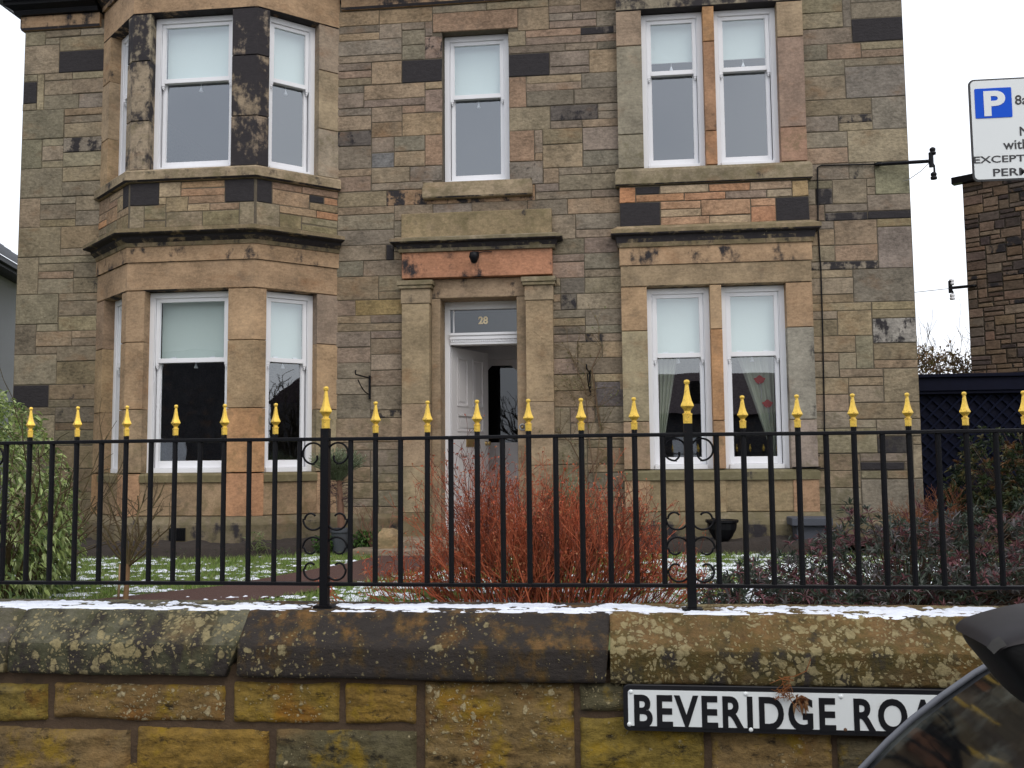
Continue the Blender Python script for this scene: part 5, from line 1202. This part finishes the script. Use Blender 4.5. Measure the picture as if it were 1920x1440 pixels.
mb = MB(); mb.T = T; mb.box(-.12, 6, -.10, .02, top + .002, top + .10); mb.build('gutter', M['black'], rh)
mb = MB(); mb.T = T; V = [(-.1, -.1, top + .10), (6, -.1, top + .10), (6, 3.5, top + .9), (-.1, 3.5, top + .9), (6, 7.2, top + .1), (-.1, 7.2, top + .1)]
mb.mesh(V, [(0, 1, 2, 3), (3, 2, 4, 5), (0, 3, 5), (1, 4, 2), (0, 5, 4, 1)]); mb.build('roof', M['roof'], rh)
gs = thing('timber_screen', 'navy stained timber garage screen with diamond lattice to the right of the villa', 'garage', (5, 12.6, GZ))
a = at(1721, 704, 12.5); b = at(1921, 693, 12.5); gx0, gx1, gz = a.x - .4, 9.0, a.z
mb = MB(); mb.box(gx0, gx1, 12.48, 12.75, gz - .03, gz + .015); mb.box(gx0, gx1, 12.52, 12.75, gz - .20, gz - .031); mb.box(gx0, gx1, 12.545, 12.75, gz - .24, gz - .201); mb.build('fascia', M['navy'], gs, bevel=.006)
mb = MB(); mb.box(gx0, gx1, 12.66, 12.72, .5, gz - .242); mb.build('board', M['navy'], gs)
mb = MB(); x = gx0 - 2
while x < gx1:
    for sgn, yy in ((1, 12.615), (-1, 12.632)):
        h = gz - .245 - 1.1; xa, xb = (x, x + h) if sgn > 0 else (x + h, x); za, zb_ = 1.1, 1.1 + h
        # clip to the panel
        if min(xa, xb) < gx0: 
            k = (gx0 - xa) / (xb - xa)
            if sgn > 0: za = za + (zb_ - za) * k; xa = gx0
            else: zb_ = za + (zb_ - za) * k; xb = gx0
        dx, dz = xb - xa, zb_ - za; L = math.hypot(dx, dz)
        if L < .1: continue
        nx_, nz_ = -dz / L * .012, dx / L * .012
        mb.prism([(xa + nx_, za + nz_), (xb + nx_, zb_ + nz_), (xb - nx_, zb_ - nz_), (xa - nx_, za - nz_)], yy, yy + .012)
    x += .17
mb.build('lattice', plain('dark lattice timber', (.008, .010, .023), .7, var=.3, spec=.05), gs)
hg = thing('hedge', 'brown overgrown hedge top showing above the navy timber screen', 'hedge', (5.2, 15, GZ))
rs = np.random.RandomState(77); n = 7000; X = rs.uniform(3.0, 7.5, n); Y = 15 + rs.normal(0, .3, n); tp = 3.02 + .55 * (fbm(X * 1.6, X * 0, seed=3) - .35); Z = tp - np.abs(rs.normal(0, .35, n)); P = np.stack([X, Y, Z], 1)
cl = np.array([(.34, .24, .12), (.26, .22, .09), (.40, .26, .15), (.22, .15, .09)])[rs.choice(4, n)] * rs.uniform(.7, 1.3, (n, 1))
leaf_cloud('foliage', M['leaf'], hg, P, rdirs(rs, n) + [0, 0, .3], rs.uniform(.05, .11, n), rs.uniform(.02, .04, n), cl, .2, .3, 7)
mb = MB(); tips = []; r1 = random.Random(9)
for i in range(90): x = r1.uniform(3, 7.5); grow(mb, r1, (x, 15 + r1.gauss(0, .2), 2.6), (r1.gauss(0, .25), 0, 1), r1.uniform(.5, .95), .006, 2, tips, .5, 4, (1, 2), .2, .1, .55, (.16, .12, .09), 3, .003)
mb.box(3.0, 7.5, 14.9, 15.1, GZ, 2.5); mb.build('stem', M['twig'], hg, fix=False)

# ------------------------------------------------------------------ parked car
car = thing('parked_car', 'glossy black car in the lower right corner, its windscreen edge crossing the street sign', 'car', (1.9, 1.95, 0))
FY, NY = 2.6, 1.62
edge = [at(px, py, FY) for px, py in ((1546, 1535), (1584, 1485), (1622, 1443), (1668, 1395), (1714, 1353), (1772, 1308), (1832, 1266), (1912, 1220), (2000, 1178), (2100, 1142))]
nearE = [Vector((p.x + .06, NY + .02 * i / 9, p.z + .01)) for i, p in enumerate(edge)]
nr = len(edge); ncl = 16
def glass_pt(i, t):
    a, b = edge[i], nearE[i]; p = a.lerp(b, t); p.x -= .03 * math.sin(math.pi * t) * t; return p
mb = MB(); V = [tuple(glass_pt(i, k / (ncl - 1))) for i in range(2, nr) for k in range(ncl)]; mb.mesh(V, grid_faces(ncl, nr - 2).tolist())
m, nn_, ll_, pp_, oo_ = newmat('car windscreen'); tc = N(nn_, 'TexCoord')
mpw = N(nn_, 'Mapping'); mpw.inputs['Rotation'].default_value = (0, R_(40), 0); ll_.new(tc.outputs['Object'], mpw.inputs[0])
cA = ramp(nn_, ll_, noise(nn_, ll_, mpw.outputs[0], 5, 8, .62, (.55, .8, 2.6)), .50, .72); smg = ramp(nn_, ll_, noise(nn_, ll_, tc.outputs['Object'], 3.5, 6, .6), .45, .7)
ll_.new(mixc(nn_, ll_, math_(nn_, ll_, 'MULTIPLY', cA, .75), (.003, .0035, .004), (.070, .076, .066)), pp_.inputs['Base Color'])       # dirt film; its pale streaks are reflections painted into the colour
ll_.new(math_(nn_, ll_, 'ADD', math_(nn_, ll_, 'MULTIPLY', smg, .12), .05), pp_.inputs['Roughness']); pp_.inputs['Specular IOR Level'].default_value = .42
bp = N(nn_, 'Bump', i_Strength=.05, i_Distance=.05); ll_.new(noise(nn_, ll_, tc.outputs['Object'], 3, 2, .5), bp.inputs['Height']); ll_.new(bp.outputs[0], pp_.inputs['Normal'])
M['carglass'] = m
mb.build('windscreen', m, car, smooth=True)
mb = MB(); mb.tube([p + Vector((-.004, .006, .004)) for p in edge[1:]],   .0085, 8); mb.build('pillar', M['trim'], car, smooth=True)
mb = MB(); mb.tube([p + Vector((.01, -.004, -.004)) for p in nearE[1:]], .028, 8); mb.build('pillar', M['carpaint'], car, smooth=True)
# body: lofted sections along the length (x), each a rounded ring in y,z
secs = [(-.55, .30, .52, .62), (-.48, .22, .62, .74), (-.1, .18, .655, .80), (.30, .18, .68, .82), (.60, .18, .74, .83), (.9, .18, .90, .84), (2.6, .18, .98, .84), (3.2, .2, .96, .82), (3.45, .3, .8, .74)]
def ring(x, z0, z1, hw, cy=2.11, n=24):
    o = []
    for k in range(n):
        t = 2 * math.pi * k / n; c, s_ = math.cos(t), math.sin(t); e = .38
        o.append((x, cy + hw * math.copysign(abs(c) ** e, c) * (1 if s_ < 0 else 1 - .08 * s_), (z0 + z1) / 2 + (z1 - z0) / 2 * math.copysign(abs(s_) ** e, s_)))
    return o
mb = MB(); rg = [ring(a, b, c, d * .66) for a, b, c, d in secs]; n = 24; V = [p for r_ in rg for p in r_]
mb.mesh(V, [(i * n + k, i * n + (k + 1) % n, (i + 1) * n + (k + 1) % n, (i + 1) * n + k) for i in range(len(secs) - 1) for k in range(n)] + [tuple(range(n)), tuple((len(secs) - 1) * n + k for k in range(n))])
mb.build('body', M['carpaint'], car, smooth=True, bevel=0)
top_e = edge[-1].z; xr0 = edge[-1].x
mb = MB(); V = []
for x, z, yn, yf in ((xr0, top_e, NY + .02, FY), (xr0 + .3, top_e + .09, NY + .04, FY - .02), (xr0 + 1.0, top_e + .10, NY + .04, FY - .02), (xr0 + 1.6, top_e, NY + .04, FY - .02), (xr0 + 2.0, .95, NY - .02, FY + .02)):
    for k in range(9): t = k / 8; V.append((x, yn + (yf - yn) * t, z + .03 * math.sin(math.pi * t)))
mb.mesh(V, grid_faces(9, 5).tolist()); mb.build('roof', M['carpaint'], car, smooth=True)
for yy in (NY + .01, FY + .0):
    mb = MB(); mb.face([(edge[3].x + .1, yy, .86), (3.1, yy, .95), (xr0 + 1.6, yy + .01, top_e), (xr0 + .3, yy + .01, top_e + .06), (xr0 + .02, yy, top_e - .02)]); mb.build('side_window', M['carglass'], car, fix=False)
for x in (.15, 2.65):
    for yy in (1.60, 2.62):
        mb = MB(); mb.lathe([(.17, -.085), (.29, -.09), (.31, -.06), (.31, .06), (.29, .09), (.17, .085)], (x, yy, .31), 28, axis='y'); wl = mb.build('wheel', M['carplastic'], car, smooth=False)
        mb = MB(); mb.lathe([(.02, -.095), (.18, -.088), (.19, .0), (.18, .088), (.02, .095)], (x, yy, .31), 20, axis='y'); mb.build('rim', M['galv'], wl)
for yy in (1.72, 2.5):
    mb = MB(); mb.lathe([(.02, -.03), (.07, -.02), (.09, .02), (.09, .05)], (-.50, yy, .55), 18, axis='x'); mb.build('headlight', M['lamp_lens'], car, smooth=True)
# door mirror, seen from its rounded front
MY = 1.5
prof = [at(x + 20, y + 4, MY) for x, y in ((1799, 1192), (1806, 1179), (1818, 1170), (1850, 1160), (1900, 1146), (1960, 1136), (2030, 1140), (2060, 1180), (2050, 1260), (2010, 1325), (1960, 1345), (1900, 1322), (1860, 1276), (1830, 1236), (1808, 1213))]
mb = MB(); cen = Vector((sum(p.x for p in prof) / len(prof), 0, sum(p.z for p in prof) / len(prof)))
lay_y = [(-.075, .55), (-.07, .78), (-.045, .94), (0, 1.0), (.045, .97), (.08, .85), (.09, .6)]
V = [(cen.x + (p.x - cen.x) * k, MY + dy, cen.z + (p.z - cen.z) * k) for dy, k in lay_y for p in prof]; n = len(prof)
mb.mesh(V, [(i * n + k, i * n + (k + 1) % n, (i + 1) * n + (k + 1) % n, (i + 1) * n + k) for i in range(len(lay_y) - 1) for k in range(n)] + [tuple(range(n)), tuple((len(lay_y) - 1) * n + k for k in range(n))])
mir = mb.build('door_mirror', M['carplastic'], car, smooth=True); sdv = mir.modifiers.new('round', 'SUBSURF'); sdv.levels = 2; sdv.render_levels = 2
capc = [at(x + 20, y + 4, MY) for x, y in ((1797, 1190), (1806, 1176), (1818, 1167), (1850, 1156), (1900, 1142), (1960, 1132), (2030, 1137))]
low = [at(x + 20, y + 4, MY) for x, y in ((1801, 1201), (1812, 1192), (1824, 1187), (1855, 1181), (1900, 1173), (1960, 1165), (2030, 1160))]
mb = MB(); V = []
for dy, k in ((-.082, .0), (-.078, .35), (-.062, .72), (-.03, .95), (.02, 1.02), (.07, .9)):
    for a, b in zip(capc, low):
        q = b.lerp(a, k); V.append((q.x + .006 * (1 - k), MY + dy, q.z))
mb.mesh(V, grid_faces(7, 6).tolist()); cap = mb.build('mirror_cap', M['carcap'], mir, smooth=True); cs = cap.modifiers.new('round', 'SUBSURF'); cs.levels = cs.render_levels = 2
mb = MB(); V = []
for dy, k in ((-.087, .15), (-.080, .45), (-.066, .75)):
    for a, b in zip(capc[:3], low[:3]): q = b.lerp(a, k); V.append((q.x - .0015, MY + dy - .004, q.z))
mb.mesh(V, grid_faces(3, 3).tolist()); mb.build('indicator_lens', M['lamp_lens'], mir, smooth=True)
mb = MB(); mb.tube([(cen.x + .05, MY + .05, cen.z - .05), (cen.x + .12, 1.62, cen.z - .14), (cen.x + .3, 1.66, cen.z - .25)], [.035, .03, .04], 10); mb.build('mirror_arm', M['carplastic'], car, smooth=True)

# ------------------------------------------------------------------ across the road (seen mirrored in the lower windows)
def opposite(label, x0, x1, y, eave, ridge, chim, wins):
    t = thing('terrace_house', label, 'house', ((x0 + x1) / 2, y, 0)); mb = MB(); mb.tint((.045, .042, .045), .2); mb.box(x0, x1, y - 8, y, 0, eave); mb.build('wall', M['stone'], t)
    mb = MB(); mb.mesh([(x0, y + .3, eave), (x1, y + .3, eave), (x1, y - 4, ridge), (x0, y - 4, ridge), (x1, y - 8.3, eave), (x0, y - 8.3, eave)], [(0, 1, 2, 3), (3, 2, 4, 5), (0, 3, 5), (1, 4, 2)]); r_ = mb.build('roof', plain('red roof tile', (.050, .030, .034), .8, var=.3), t)
    for cx in chim: mb = MB(); mb.tint((.08, .06, .05), .3); mb.box(cx - .5, cx + .5, y - 4.4, y - 3.6, ridge - .6, ridge + 1.4); mb.build('chimney', M['stone'], r_)
    for cx, z in wins: mb = MB(); mb.box(cx - .55, cx + .55, y + .002, y + .05, z, z + 1.6); mb.build('window', M['white'], t)
opposite('dark stone terrace house across the road, mirrored in the lower bay windows', -26, -9, -15, 6.2, 9.0, (-24, -11), ((-22, 1), (-18, 1), (-13, 1)))
opposite('low dark terrace house with a red roof across the road, mirrored in the right-hand windows', -4, 22, -20, 3.6, 5.8, (1, 9, 16), ((3, 1), (8, 1), (13, 1)))
opposite('plain dark house far down the road, mirrored in the bay side window', 25, 36, 3, 4.4, 7.0, (27,), ((28, 1),))
for nm, lab, x, y, h, sd_ in (('bare_tree', 'bare winter tree down the road, mirrored in the bay side window', 13, 2.6, 4.4, 3), ('bare_tree', 'smaller bare winter tree across the road towards the town', -3, -12.5, 5, 4)):
    t = thing(nm, lab, 'tree', (x, y, 0)); mb = MB(); tips = []; r1 = random.Random(sd_)
    mb.tint((.05, .04, .03)); mb.tube([(x, y, 0), (x + .05, y, h * .2), (x, y, h * .35)], [.2, .16, .13], 8)
    mbc = MB()
    for i in range(12): grow(mbc, r1, (x, y, h * r1.uniform(.22, .35)), (r1.gauss(0, .6), r1.gauss(0, .6), 1), h * .34, .06, 4, tips, .6, 4, (2, 3), .12, .12, .66, (.05, .04, .03), 4, .008)
    mb.build('trunk', M['twig'], t); mbc.build('crown', M['twig'], t, fix=False)
